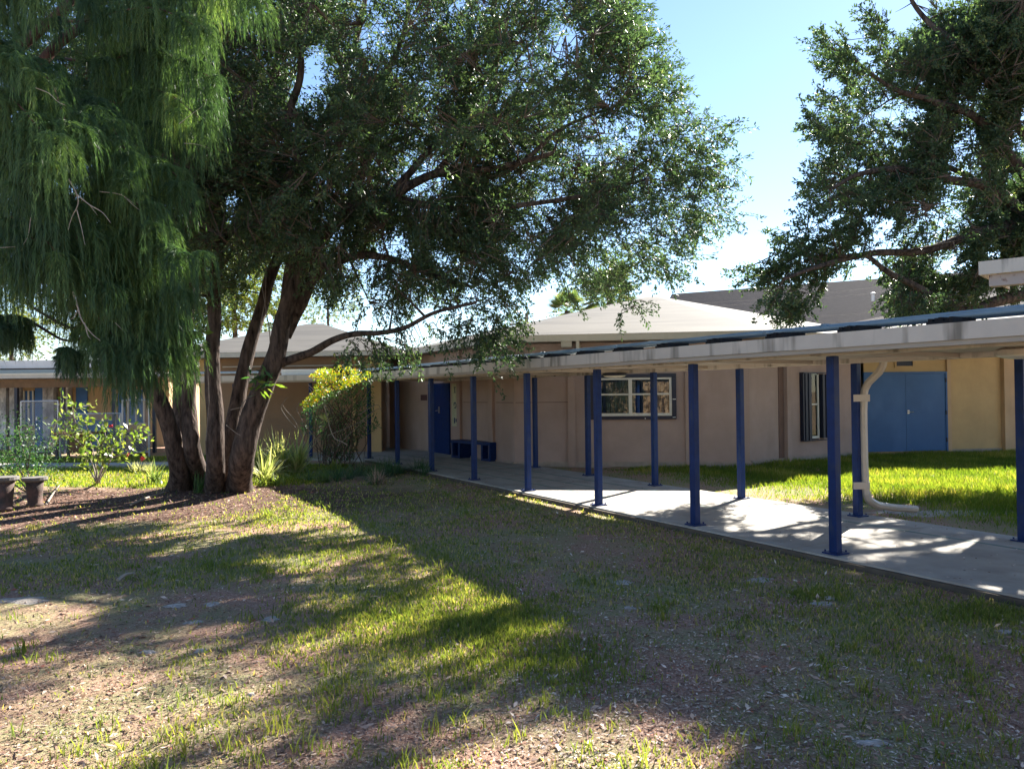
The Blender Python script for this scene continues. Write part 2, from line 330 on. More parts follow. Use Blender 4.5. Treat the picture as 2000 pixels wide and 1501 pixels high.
# ------------------------------------------------------------------ covered walkway
ZP, ZB, ZS, ZF0, ZF1 = 2.15, 2.16, 2.245, 2.235, 2.385
def canopy():
    root = empty('covered_walkway', cp(0, 0), 'long low flat canopy on blue posts running diagonally over the concrete walk', 'canopy')
    T0, T1 = -15.7 + 12.05 - 1.0, 22.
    T0 = -4.6
    def strip(mb, o0, o1, z0, z1, a=T0, b=T1):
        q = [cp(a, o0), cp(b, o0), cp(b, o1), cp(a, o1)]
        mb.prism([(p.x, p.y) for p in q][::-1], z0, z1)
    d = MB(); strip(d, -.33, 2.73, ZS + .03, ZF1 - .03); d.build('roof_deck', deck_m, root)
    f = MB()
    seg = 3.05; t = T0
    while t < T1 - .1:                                     # fascia in lengths with tiny steps at the laps
        e = min(T1, t + seg); k = .003 * (int(round((t - T0) / seg)) % 2)
        strip(f, -.355 - k, -.332, ZF0 - k, ZF1 + k, t + .001, e - .001); strip(f, 2.732, 2.755 + k, ZF0 - k, ZF1 + k, t + .001, e - .001)
        t = e
    f.build('fascia', fascia_m, root)
    tr = MB(); strip(tr, -.335, -.255, 2.185, ZF0 - .004); strip(tr, 2.66, 2.735, 2.205, ZF0 - .004); tr.build('fascia_trim', soffit_m, root)
    s = MB(); o = -.25
    while o < 2.62:                                        # ribbed pan soffit
        strip(s, o, o + .17, ZS - .012, ZS + .028); strip(s, o + .172, o + .208, ZS + .012, ZS + .027); o += .21
    s.build('soffit', soffit_m, root)
    b = MB(); strip(b, -.075, .075, ZB + .005, ZS - .014); strip(b, WALK - .075, WALK + .075, ZB + .005, ZS - .014); b.build('beam', fascia_m, root)
    br = MB()
    for i in range(-2, 11): 
        p0 = cp(i * SP + .15, .08); 
        q = [cp(i * SP - .06, .078), cp(i * SP + .06, .078), cp(i * SP + .06, WALK - .078), cp(i * SP - .06, WALK - .078)]
        br.prism([(p.x, p.y) for p in q][::-1], ZB + .02, ZS - .013)
    br.build('cross_beam', soffit_m, root)
    ang = math.atan2(DU[1], DU[0])
    def post(p, z0=0.):
        po = MB().box((p.x, p.y, (ZB + z0) / 2), (.098, .098, ZB - z0), ang).build('post', bluepost, root, bevel=.008)
        pl = MB().box((p.x, p.y, .008), (.2, .2, .016), ang)
        for sx in (-1, 1):
            for sy in (-1, 1):
                q = Vector((p.x, p.y, 0)) + Matrix.Rotation(ang, 3, 'Z') @ Vector((sx * .075, sy * .075, .022))
                pl.tube([q, q + Vector((0, 0, .02))], .011, 6)
        bpl = pl.build('base_plate', bluepost); bpl.parent = po
        return po
    for i in range(-2, 11): post(cp(i * SP, 0), -.0)
    F0 = Vector((.546, 18.471)); 
    for i in range(0, 10):
        p = Vector((F0.x + DD[0] * i, F0.y + DD[1] * i, 0)); post(p)
    return root
canopy()
def side_canopy():
    root = empty('side_canopy', (-7, 22.2, 0), 'level flat canopy behind the big tree in front of the brown wall', 'canopy')
    x0, x1, y0, y1 = -9.45, -4.55, 21.9, 24.0
    MB().box(((x0 + x1) / 2, (y0 + y1) / 2, 2.33), (x1 - x0 - .04, y1 - y0 - .04, .07)).build('roof_deck', deck_m, root)
    f = MB().box(((x0 + x1) / 2, y0, 2.31), (x1 - x0, .024, .15)); f.box((x0 + .012, (y0 + y1) / 2 + .01, 2.31), (.024, y1 - y0 - .03, .15)); f.build('fascia', fascia_m, root)
    MB().box(((x0 + x1) / 2, y0 + .05, 2.21), (x1 - x0 - .06, .07, .05)).build('fascia_trim', soffit_m, root)
    s = MB()
    for k in range(9): s.box(((x0 + x1) / 2, y0 + .2 + k * .22, 2.27), (x1 - x0 - .08, .2, .04))
    s.build('soffit', soffit_m, root)
    for x in (-5.88, -8.1):
        po = MB().box((x, 22.35, 1.08), (.09, .09, 2.16)).build('post', bluepost, root, bevel=.008)
        b = MB().box((x, 22.35, -.01), (.19, .19, .016)).build('base_plate', bluepost); b.parent = po
side_canopy()

# pipes lying on the canopy on rubber blocks
LR = ['nearest the edge', 'second from the edge', 'third from the edge', 'farthest from the edge']
for k, (o, z, r) in enumerate(((-.02, 2.478, .02), (.12, 2.497, .033), (.27, 2.50, .033), (.43, 2.515, .042))):
    mb = MB(); pts = []
    t = -3.4 + .2 * k
    while t < 21.9: pts.append(cp(t, o + .012 * math.sin(t * 1.3 + k), z + .008 * math.sin(t * .9 + k * 2))); t += .6
    if k in (1, 2): pts = [Vector((-9.3, 22.35 + .15 * k, z)), Vector((-7, 22.33 + .15 * k, z)), Vector((-4.9, 22.3 + .12 * k, z))] + pts
    mb.tube(pts, r, 10)
    o_ = mb.build('conduit_pipe', pipe_m, smooth=True)
    tag(o_, 'grey blue pipe along the canopy top, ' + LR[k], 'pipe', 'pipes running along the canopy top')
    t = -2 + k * .7
    while t < 21: MB().tube([cp(t, o, z), cp(t + .09, o, z)], r + .009, 10).build('pipe_coupling', pipe_m, o_, smooth=True); t += 3.0
bi = 0
t = -4.2
names = ['under the downspout end of the roof edge']
while t < 15:
    root_t = t
    mb = MB(); ang = math.atan2(DU[1], DU[0])
    if True:
        c = cp(t, -.06); mb.box((c.x, c.y, ZF1 + .018), (.26, .4, .035), ang)
        for j in range(5):
            c = cp(t - .1 + .05 * j, -.06 + .02 * (j % 2)); mb.box((c.x, c.y, ZF1 + .05), (.034, .38, .03 + .008 * (j % 3)), ang)
    o_ = mb.build('rubber_block', block_m)
    ordi = ['first', 'second', 'third', 'fourth', 'fifth', 'sixth', 'seventh', 'eighth', 'ninth', 'tenth', 'eleventh', 'twelfth', 'thirteenth', 'fourteenth', 'fifteenth', 'sixteenth', 'seventeenth', 'eighteenth', 'nineteenth', 'twentieth', 'last'][min(20, bi)]
    tag(o_, 'black block under the canopy pipes, %s from the far left end' % ordi, 'block', 'rubber blocks under the pipes')
    bi += 1; t += .97
bx = MB().box((-6.0, 22.25, 2.47), (1.3, .3, .16)); tag(bx.build('junction_box', whitepaint, bevel=.01), 'long pale box on the side canopy above the yellow shrub', 'box')

def canopy_light(u, v, z, label, s=1.):
    p = G(u, v, z); root = empty('canopy_light', p, label, 'lamp', 'round lamps under the canopy')
    MB().lathe((p.x, p.y, z), [(.14 * s, ZS - .012 - z), (.15 * s, .03), (.24 * s, .0), (.24 * s, -.045)], 24).build('lamp_housing', darkblue if s == 1 else fascia_m, root, smooth=False)
    MB().lathe((p.x, p.y, z - .046), [(.225 * s, 0), (.2 * s, -.02), (.12 * s, -.04), (.02, -.046)], 24).build('lamp_lens', lens_m, root, smooth=True)
canopy_light(1200, 729, 2.165, 'dark round ceiling lamp with pale lens under the canopy before the wide window')
canopy_light(1990, 683, 2.17, 'pale round ceiling lamp under the canopy at the right edge', .9)

def downspout():
    p = Vector((.546 + DD[0] * 4, 18.471 + DD[1] * 4, 0)); root = empty('downspout', p, 'pale downspout strapped to a blue post, turning out over the grass', 'downspout')
    B = lambda u, v, dy=0.: D(u, v, p.y - .02 + dy)
    pts = [B(1727, 700, -.15), B(1722, 722, -.12), B(1706, 737, -.08), B(1691, 752), B(1686, 775), B(1687, 860), B(1690, 950), B(1693, 970), B(1702, 981, .1)]
    e = G(1790, 994, .03); pts += [Vector((5.35, 11.1, .09)), e]
    # rounded corners
    q = [pts[0]]
    for a, b in zip(pts[:-1], pts[1:]):
        q += [a.lerp(b, .33), a.lerp(b, .66)]
    q.append(pts[-1])
    MB().tube(q, .056, 8, flat=.85).build('pipe_run', spout_m, root)
    for v in (777, 948):
        a = D(1667, v, p.y - .075); b = D(1699, v, p.y - .075); c = (a + b) / 2
        MB().box((c.x, c.y, c.z), ((b - a).length, .012, .1)).build('strap', spout_m, root, bevel=.003)
downspout()

# ------------------------------------------------------------------ buildings
def lerp2(P, Q, s): return Vector((P[0] + (Q[0] - P[0]) * s, P[1] + (Q[1] - P[1]) * s))
def wallhit(P, Q, u, v):                                   # where a photo ray meets the vertical wall PQ -> metres along, height
    d = ray(u, v); ex, ey = Q[0] - P[0], Q[1] - P[1]; L = math.hypot(ex, ey); ex /= L; ey /= L
    det = d.x * (-ey) - d.y * (-ex)
    t = (P[0] * (-ey) - P[1] * (-ex)) / det
    return (d.x * t - P[0]) * ex + (d.y * t - P[1]) * ey, EYE + d.z * t
class Wall:                                                # frame on a wall: s along, h out (towards the viewer), z up
    def __init__(s, P, Q):
        s.P = Vector((P[0], P[1], 0)); e = Vector((Q[0] - P[0], Q[1] - P[1], 0)); s.L = e.length; s.e = e.normalized()
        s.n = Vector((s.e.y, -s.e.x, 0)); s.a = math.atan2(s.e.y, s.e.x); s.Q = Q
    def pt(s, a, h, z): return s.P + s.e * a + s.n * h + Vector((0, 0, z))
    def box(s, mb, a0, a1, h0, h1, z0, z1):
        c = s.pt((a0 + a1) / 2, (h0 + h1) / 2, (z0 + z1) / 2); return mb.box(c, (abs(a1 - a0), abs(h1 - h0), abs(z1 - z0)), s.a)
    def hit(s, u, v): return wallhit(s.P, s.Q, u, v)
def roofcap(name, poly, z0, z1, apex, za, flat, m, parent, rows=7):
    """hipped membrane roof over poly with a small flat top, slightly sagging slope"""
    mb = MB(); n = len(poly); ring = []
    for k in range(rows + 1):
        f = k / rows; s = 1 - f * (1 - flat); z = z1 + (za - z1) * f
        ring.append([(apex[0] + (p[0] - apex[0]) * s, apex[1] + (p[1] - apex[1]) * s, z) for p in poly])
    for k in range(rows):
        b = len(mb.v); mb.v += ring[k] + ring[k + 1]
        mb.f += [(b + i, b + (i + 1) % n, b + n + (i + 1) % n, b + n + i) for i in range(n)]
    b = len(mb.v); mb.v += [(x, y, z) for x, y, z in ring[-1]]; mb.f.append(tuple(range(b, b + n)))
    return mb.build(name, m, parent)
def offset(poly, d):
    n = len(poly); out = []
    for i in range(n):
        p0, p1, p2 = [Vector(poly[j % n]) for j in (i - 1, i, i + 1)]
        a = (p1 - p0).normalized(); b = (p2 - p1).normalized(); na = Vector((a.y, -a.x)); nb = Vector((b.y, -b.x))
        m = (na + nb).normalized(); k = d / max(.5, m.dot(na)); out.append(tuple(p1 + m * k))
    return out
def eaves(root, poly, over, z0, z1, apex, za, flat=.06):
    ep = offset(poly, over)
    f = MB(); n = len(ep); inn = offset(poly, over - .04)
    for i in range(n):
        a, b, c, d = ep[i], ep[(i + 1) % n], inn[(i + 1) % n], inn[i]
        f.prism([a, b, c, d], z0, z1)
    f.build('fascia', fascia2_m, root)
    MB().prism(offset(poly, over - .042), z0 + .03, z0 + .07).build('soffit', soffit_m, root)
    return roofcap('roof', offset(poly, over + .01), z0, z1 + .003, apex, za, flat, creamroof, root)

def main_building():
    V = [(.05, 19.55), (5.82, 18.81), (9.80, 21.52), (11.6, 26.5), (9.5, 31), (3, 33), (-3, 30.5), (-4.2, 26.2), (-2.75, 24.35), (-1.55, 22.2)]
    root = empty('school_building', (3, 24, 0), 'rose tan many-sided stucco building with low cream roof and wide window', 'building')
    MB().prism(V, -.15, 3.04).build('wall', pinkwall, root)
    eave_poly = [(.05, 19.55), (5.82, 18.81), (9.80, 21.52), (11.6, 26.5), (9.5, 31), (3, 33), (-3, 30.5), (-3.2, 26.2)]
    rf = eaves(root, eave_poly, .95, 3.03, 3.19, (4.75, 25.8), 4.95, .045)
    A = Wall(V[0], V[1]); B = Wall(V[1], V[2]); Cw = Wall(V[9], V[0]); Dw = Wall(V[8], V[9]); Ew = Wall(V[7], V[8])
    def pil(W, u0, u1, v, out=.06, m=None):
        s0 = W.hit(u0, v)[0]; s1 = W.hit(u1, v)[0]; pi = MB(); W.box(pi, s0, s1, .001, out, -.1, 3.035); pi.build('pilaster', pinkwall, root)
    pil(A, 1110, 1124, 850); pil(A, 1339, 1350, 850); 
    pil(B, 1531, 1538, 850, .12); pil(Cw, 958, 967, 850, .08); pil(Cw, 897, 903, 850, .08)
    dk = MB(); s0 = B.hit(1521, 850)[0]; s1 = B.hit(1530, 850)[0]; B.box(dk, s0, s1, .001, .02, -.1, 3.03)  # recess beside the pilaster: its shade put in as a dark brown strip
    for (W, u0, u1) in ((A, 1007, 1109), (Cw, 905, 957), (Cw, 969, 1003)):
        W.box(dk, W.hit(u0, 788)[0], W.hit(u1, 788)[0], .0005, .004, 1.545, 1.562)
    dk.build('joint_and_recess_shade', mat('joint_shadow_brown', (.16, .10, .08), .9, .1, 4), root)
    ft = MB(); A.box(ft, -.02, A.L + .03, .001, .035, -.15, .05); B.box(ft, .03, B.L, .001, .035, -.15, .07); Cw.box(ft, 0, Cw.L - .03, .001, .03, -.15, .04)
    ft.build('footing', mat('footing_dusty', (.33, .27, .22), .95, .15, 6, .3, 60), root)
    # eave blocks / gutter piece under the front fascia
    g = MB(); A.box(g, A.hit(1100, 690)[0], A.hit(1120, 690)[0], .45, .85, 2.9, 3.03); A.box(g, A.hit(1128, 690)[0], A.hit(1134, 690)[0], .02, .9, 2.82, 3.03)
    g.build('eave_bracket', fascia2_m, root)
    # wide window
    s0, zt = A.hit(1151, 731.5); s1, zb = A.hit(1321, 818); 
    wr = MB()
    A.box(wr, s0, s1, .001, .11, zt - .09, zt); A.box(wr, s0, s1, .001, .09, zb, zb + .085)
    A.box(wr, s0, s0 + .10, .001, .10, zb + .086, zt - .091); A.box(wr, s1 - .11, s1, .001, .10, zb + .086, zt - .091)
    win = wr.build('window', darkblue, root, bevel=.004)
    sub = []
    def subp(mb, name, m, par, bevel=0):
        o = mb.build(name, m, None, bevel=bevel); o.parent = par; return o
    bk = MB(); A.box(bk, s0 + .1, s1 - .1, .002, .006, zb + .08, zt - .09); subp(bk, 'window_back', room_m, win)
    bl = MB(); s = s0 + .17
    while s < s1 - .2: 
        c = A.pt(s, .022, (zb + zt) / 2); bl.box(c, (.085, .003, zt - zb - .3), A.a + .25 + random.uniform(-.12, .12)); s += .098 if random.random() < .85 else .16
    subp(bl, 'blind', blind_m, win)
    fr = MB(); f0, f1, g0, g1 = s0 + .101, s1 - .111, zb + .087, zt - .092
    mid = A.hit(1231, 770)[0]; mz = A.hit(1200, 770)[1]
    for a, b in ((f0, f0 + .06), (mid - .045, mid + .045), (f1 - .06, f1)): A.box(fr, a, b, .05, .085, g0, g1)
    for a, b in ((g0, g0 + .07), (g1 - .05, g1)):
        A.box(fr, f0 + .061, mid - .046, .05, .083, a, b); A.box(fr, mid + .046, f1 - .061, .05, .083, a, b)
    A.box(fr, f0 + .061, mid - .046, .048, .08, mz - .022, mz + .022); A.box(fr, mid + .046, f1 - .061, .048, .08, mz - .022, mz + .022)
    subp(fr, 'window_frame', winframe, win, .003)
    gl = MB(); A.box(gl, f0 + .062, mid - .047, .058, .062, g0 + .071, mz - .023); A.box(gl, mid + .047, f1 - .062, .058, .062, g0 + .071, mz - .023)
    A.box(gl, f0 + .062, mid - .047, .064, .068, mz + .023, g1 - .051); A.box(gl, mid + .047, f1 - .062, .064, .068, mz + .023, g1 - .051)
    subp(gl, 'pane', glass, win)
    lt = MB()
    for u, v in ((1318, 731), (1318, 779), (1318, 814)): a, z = A.hit(u, v); A.box(lt, a - .06, a + .015, .1, .108, z - .008, z + .008)
    a, z = A.hit(1260, 816.5); lt.tube([A.pt(a, .09, z), A.pt(a, .11, z)], .016, 10); subp(lt, 'latch', whitepaint, win)
    # narrow window with folded storm shutters
    s0, zt = B.hit(1561, 727); s1, zb = B.hit(1612, 858); zt2 = zt; k0 = B.hit(1579, 790)[0]; k1 = B.hit(1598, 790)[0]
    sh = MB(); 
    for j in range(5): B.box(sh, s0 + j * (k0 - s0) / 5, s0 + (j + .86) * (k0 - s0) / 5, .001, .11 + .02 * (j % 2), zb + .02, zt - .03)
    for j in range(4): B.box(sh, k1 + j * (s1 - k1) / 4, k1 + (j + .86) * (s1 - k1) / 4, .001, .15 - .02 * (j % 2), zb + .06, zt - .05)
    B.box(sh, s0, s1 - .06, .001, .14, zt - .029, zt); B.box(sh, s0, s1 - .1, .001, .14, zb, zb + .019)
    w2 = sh.build('window', darkblue, root); w2['label'] = 'narrow window between folded navy storm shutters'
    f = MB(); B.box(f, k0 + .005, k0 + .015, .02, .06, zb + .06, zt - .05); B.box(f, k1 - .1, k1 - .05, .02, .06, zb + .06, zt - .05)
    mz = B.hit(1588, 789)[1]; B.box(f, k0 + .071, k1 - .101, .02, .055, mz - .02, mz + .02); B.box(f, k0 + .071, k1 - .101, .02, .055, zb + .06, zb + .12)
    subp(f, 'window_frame', winframe, w2)
    f = MB(); B.box(f, k0 + .02, k1 - .101, .03, .034, zb + .121, mz - .021); B.box(f, k0 + .02, k1 - .101, .03, .034, mz + .021, zt - .03); subp(f, 'pane', glass, w2)
    f = MB(); B.box(f, k0, k1, .002, .006, zb + .03, zt - .03); subp(f, 'window_back', room_m, w2)
    # entrance door, poster wall
    d0 = Dw.hit(839, 810)[0]; d1 = Dw.hit(880, 810)[0]; zt = 2.12
    dr = MB(); Dw.box(dr, min(d0, d1), max(d0, d1), .002, .05, 0, zt); door = dr.build('door', bluepost, root); door['label'] = 'dark blue entrance door in deep shade'
    a, z = Dw.hit(861, 800); h = MB(); Dw.box(h, a - .04, a + .03, .05, .07, z - .1, z + .1); h.tube([Dw.pt(a, .07, z - .02), Dw.pt(a, .12, z - .02), Dw.pt(a - .13, .12, z - .03)], .012, 8); subp(h, 'handle', metal, door)
    p0 = Dw.hit(883, 810)[0]; p1 = Dw.hit(897, 810)[0]; zt = Dw.hit(890, 749)[1]; zb = Dw.hit(890, 832)[1]
    # vent pipe on roof
    vp = D(1571, 634, 24.5); MB().tube([(vp.x, vp.y, 3.2), (vp.x, vp.y, vp.z + .08)], .06, 12).build('vent_pipe', whitepaint, root, smooth=True)
    ps = MB(); Dw.box(ps, p0, p1 - .02, .002, .008, zb, zt)
    po = ps.build('poster', poster_m); tag(po, 'tall olive poster with dark figures beside the entrance door', 'poster')
    # its printed marks, as seen: a letter at the top, two figures below
    L_ = MB(); mid = (p0 + p1) / 2 - .01; wq = abs(p1 - p0)
    def bar(a, b, z0, z1): Dw.box(L_, mid + a * wq, mid + b * wq, .009, .011, z0, z1)
    H = zt - zb
    bar(-.18, .12, zt - .09 * H, zt - .075 * H); bar(-.07, .03, zt - .2 * H, zt - .091 * H); bar(-.18, .12, zt - .215 * H, zt - .201 * H)
    bar(-.2, -.1, zt - .52 * H, zt - .45 * H); bar(-.1, .08, zt - .47 * H, zt - .43 * H); bar(.08, .16, zt - .56 * H, zt - .46 * H); bar(-.1, .08, zt - .58 * H, zt - .55 * H)
    bar(-.18, -.02, zt - .93 * H, zt - .8 * H); bar(.06, .3, zt - .9 * H, zt - .82 * H)
    L_.build('printed_figures', ink, po)
    sg = MB(); q, z = Ew.hit(829, 776); Ew.box(sg, q - .2, q + .2, .002, .02, z - .09, z + .09); tag(sg.build('door_sign', signm), 'small dark maroon sign on the shaded wall left of the entrance', 'sign')
main_building()

def right_wing():
    V = [(9.95, 21.66), (12.43, 21.95), (14.9, 22.40), (22, 23.6), (23, 30), (12.5, 31), (11.75, 26.4)]
    root = empty('classroom_wing', (14, 25, 0), 'ochre stucco classroom wing with blue double doors at the right', 'building')
    MB().prism(V, -.15, 3.02).build('wall', yelwall, root)
    eaves(root, V, .9, 3.0, 3.16, (17.5, 26.8), 4.6, .05)
    A = Wall(V[0], V[1]); B = Wall(V[1], V[2]); Cc = Wall(V[2], V[3])
    for W, u0, u1, h in ((A, 1655, 1668, .09), (A, 1849, 1856, .07), (B, 1956, 1976, .14)):
        W.box(MBX := MB(), W.hit(u0, 850)[0], W.hit(u1, 850)[0], .001, h, -.1, 2.99); MBX.build('pilaster', tanwall, root)
    a0 = A.hit(1686, 800)[0]; a1 = A.hit(1848, 800)[0]; zt = A.hit(1770, 726)[1]
    fr = MB(); A.box(fr, a0, a0 + .05, .001, .07, 0, zt); A.box(fr, a1 - .05, a1, .001, .07, 0, zt); A.box(fr, a0 + .051, a1 - .051, .001, .07, zt - .06, zt)
    f = fr.build('door_frame', bluedoor, root)
    mid = (a0 + a1) / 2
    for k, (x0, x1) in enumerate(((a0 + .053, mid - .003), (mid + .003, a1 - .053))):
        d = MB(); A.box(d, x0, x1, .002, .048, .02, zt - .063); door = d.build('door', bluedoor, root, bevel=.003)
        h = MB()
        if k == 1:
            a, z = A.hit(1772, 804); A.box(h, a - .03, a + .03, .048, .06, z - .05, z + .05)
            h.tube([A.pt(a, .06, z), A.pt(a, .1, z), A.pt(a + .13, .1, z)], .012, 8)
            o = h.build('handle', metal); o.parent = door
            for v in (742, 805, 858):
                h = MB(); a, z = A.hit(1843, v); A.box(h, x1 - .005, x1 + .03, .0485, .075, z - .06, z + .06)
                o = h.build('hinge', darkblue); o.parent = door
    v0, z1 = A.hit(1746, 702); v1, z0 = A.hit(1786, 717)
    vm = MB(); A.box(vm, v0, v1, .001, .03, z0, z0 + .04); A.box(vm, v0, v1, .001, .03, z1 - .04, z1); A.box(vm, v0, v0 + .06, .001, .03, z0 + .041, z1 - .041); A.box(vm, v1 - .06, v1, .001, .03, z0 + .041, z1 - .041)
    vo = vm.build('wall_vent', yelwall, root)
    vm = MB(); A.box(vm, v0 + .061, v1 - .061, .001, .004, z0 + .041, z1 - .041)
    for k in range(3): A.box(vm, v0 + .061, v1 - .061, .006, .022, z0 + .05 + k * .035, z0 + .062 + k * .035)
    o = vm.build('louvre', darkblue); o.parent = vo
    ft = MB(); A.box(ft, 0, a0 - .01, .001, .03, -.15, .04); A.box(ft, a1 + .01, A.L, .001, .03, -.15, .04); B.box(ft, .03, B.L, .001, .03, -.15, .04); ft.build('footing', MATS['footing_dusty'], root)
right_wing()

def left_building():
    V = [(-10.05, 24.75), (-4.12, 24.25), (-4.6, 30), (-10, 31)]
    root = empty('classroom_building', (-7, 27, 0), 'brown stucco building with low cream roof behind the multi-trunk tree', 'building')
    MB().prism(V, -.15, 3.02).build('wall', mat('stucco_brown', (.27, .175, .11), .9, .10, 1.1, .25, 220, .15), root)
    eaves(root, [(-10.3, 24.75), (-4.3, 24.25), (-4.6, 30), (-10, 31)], .95, 3.0, 3.15, (-7.0, 27.6), 4.35, .07)
    A = Wall(V[0], V[1]); 
    for a0, a1, h in ((-.02, .2, .06), (A.L - .5, A.L - .02, .04), (A.hit(690, 850)[0], A.hit(696, 850)[0], .05)):
        pi = MB(); A.box(pi, a0, a1, .001, h, -.1, 2.99); pi.build('pilaster', yelwall, root)
    c = MB(); A.box(c, A.L - 1.0, A.L - .94, .05, .11, 2.1, 3.0); c.build('conduit', fascia2_m, root); c = MB(); A.box(c, .8, A.L - .3, .12, .16, 2.72, 2.76); c.build('conduit', fascia2_m, root)
left_building()

def roof_corner():                                         # raised eave that enters at the right edge
    p = D(1911, 515, 12.0); root = empty('raised_canopy', (p.x, p.y, 0), 'corner of a higher flat roof edge entering at the right above the pipes', 'canopy')
    zt = D(1911, 511, 12.0).z; zb = D(1911, 537, 12.0).z; zc = D(1925, 561, 12.1).z
    e = Vector((.74, -.67, 0)).normalized(); n = Vector((.67, .74, 0)).normalized(); a = math.atan2(e.y, e.x)
    def bx(mb, s0, s1, d0, d1, z0, z1):
        c = Vector((p.x, p.y, 0)) + e * (s0 + s1) / 2 + n * (d0 + d1) / 2; return mb.box((c.x, c.y, (z0 + z1) / 2), (s1 - s0, d1 - d0, z1 - z0), a)
    f = bx(MB(), 0, 6, 0, .03, zb, zt); bx(f, 0, .03, .031, 2.4, zb, zt); f.build('fascia', fascia_m, root)
    bx(MB(), .04, 6, .04, 2.4, zt - .06, zt - .02).build('roof_deck', deck_m, root)
    bx(MB(), .12, 6, .1, .3, zc, zb - .003).build('beam', mat('rusty_beam', (.40, .34, .32), .7, .06, 4, .1, 60, .3, stain=(7, (1, 1, 1), .56, .66, (.14, .06, .035), .8)), root)
    for s_ in (2.2, 4.8): bx(MB(), s_, s_ + .12, .14, .26, -.1, zc - .003).build('post', bluepost, root)
roof_corner()

def dark_roof():
    root = empty('distant_hall', (20, 48, 0), 'large building with dark shingled roof far behind the cream roof', 'building')
    a = D(1262, 590, 52); b = D(1312, 574, 50); c = D(1860, 536, 42); e = D(2300, 500, 37)
    n = Vector((.2, -1, 0)).normalized()
    mb = MB(); zl = 3.2
    lo1 = Vector((a.x - 2.2, a.y - 9, zl)); lo2 = Vector((e.x - 3, e.y - 11, zl)); bk1 = Vector((a.x + 1, a.y + 9, zl)); bk2 = Vector((e.x + 3, e.y + 12, zl))
    mb.add([lo1, lo2, e, b, bk1, bk2], [(0, 1, 2, 3), (0, 3, 4), (4, 3, 2, 5), (1, 5, 2), (0, 4, 5, 1)])
    mb.build('roof', shingle, root)
    w = MB().prism([(lo1.x + .6, lo1.y + .6), (lo2.x, lo2.y + .7), (bk2.x, bk2.y - .7), (bk1.x + .6, bk1.y - .6)], -.2, zl - .01); w.build('wall', tanwall, root)
    def onroof(u, v):
        P, Q, R = lo1, lo2, b; nn = (Q - P).cross(R - P).normalized(); d = ray(u, v); o = Vector((0, 0, EYE)); t = (P - o).dot(nn) / d.dot(nn); return o + d * t, nn
    v_, nn = onroof(1705, 588); k = MB().tube([v_, v_ + Vector((0, 0, .35))], .08, 10); k.lathe(v_ + Vector((0, 0, .35)), [(.08, 0), (.13, .02), (.13, .08), (.04, .12)], 10); k.build('roof_vent', whitepaint, root)
dark_roof()
for k, (a, b, lb) in enumerate((((1240, 600), (1780, 553), 'upper'), ((1240, 606), (1820, 560), 'middle'), ((1500, 622), (1840, 594), 'lower'))):
    p = D(*a, 33); q = D(*b, 33); pts = [p.lerp(q, i / 12) - Vector((0, 0, .12 * math.sin(math.pi * i / 12))) for i in range(13)]
    pts = [p + (p - q) * 1.5] + pts + [q + (q - p) * .6]
    tag(MB().tube(pts, .006, 5).build('overhead_wire', utilw), '%s thin overhead wire crossing in front of the dark roof' % lb, 'wire', 'overhead wires before the dark roof')

def utility_pole():
    p = D(1029, 640, 70); root = empty('utility_pole', (p.x, 70, 0), 'distant utility pole with crossarm showing beside the cream roof', 'pole')
    zt = D(1029, 612, 70).z
    MB().tube([(p.x, 70, -.2), (p.x, 70, zt)], .17, 8).build('pole_shaft', utilw, root)
    MB().box((p.x, 69.8, zt - 1), (3.2, .14, .16)).build('crossarm', utilw, root)
    for x in (-1.4, -.6, .6, 1.4): MB().tube([(p.x + x, 69.8, zt - .9), (p.x + x, 69.8, zt - .6)], .07, 6).build('insulator', whitepaint, root)
utility_pole()

def rear_building():                                       # behind the photographer: seen mirrored in the window panes
    root = empty('rear_building', (2, -9, 0), 'sunlit tan school building opposite, seen mirrored in the wide window', 'building')
    MB().box((2, -11, 1.6), (34, 4, 3.5)).build('wall', tanwall, root)
    MB().box((2, -10.6, 3.45), (36, 5.6, .2)).build('roof', fascia2_m, root)
    for x in (-8, -2, 4, 10):
        w = MB().box((x, -8.985, 1.5), (1.8, .04, 1.1)).build('window', winframe, root)
        g = MB().box((x, -8.955, 1.5), (1.6, .01, .9)).build('pane', room_m); g.parent = w
rear_building()

def bench():
    a = G(957, 901); b = G(880, 893); e = (a - b); e.z = 0; L = e.length; e.normalize(); n = Vector((e.y, -e.x, 0)); rz = math.atan2(e.y, e.x)
    if n.y > 0: n = -n
    root = empty('bench', (a + b) / 2, 'dark blue slab bench standing against the shaded wall', 'bench')
    c = (a + b) / 2 - n * .22; top = .5
    MB().box((c.x, c.y, top - .04), (L, .44, .08), rz).build('seat', bluepost, root, bevel=.006)
    for s in (-1, 1):
        q = c + e * (s * (L / 2 - .22)); lg = MB()
        for k in (-1, 1): m_ = q + e * (k * .17); lg.box((m_.x, m_.y, (top - .08) / 2), (.08, .4, top - .08), rz)
        lg.box((q.x, q.y, .03), (.26, .38, .06), rz); lg.build('leg', bluepost, root)
bench()

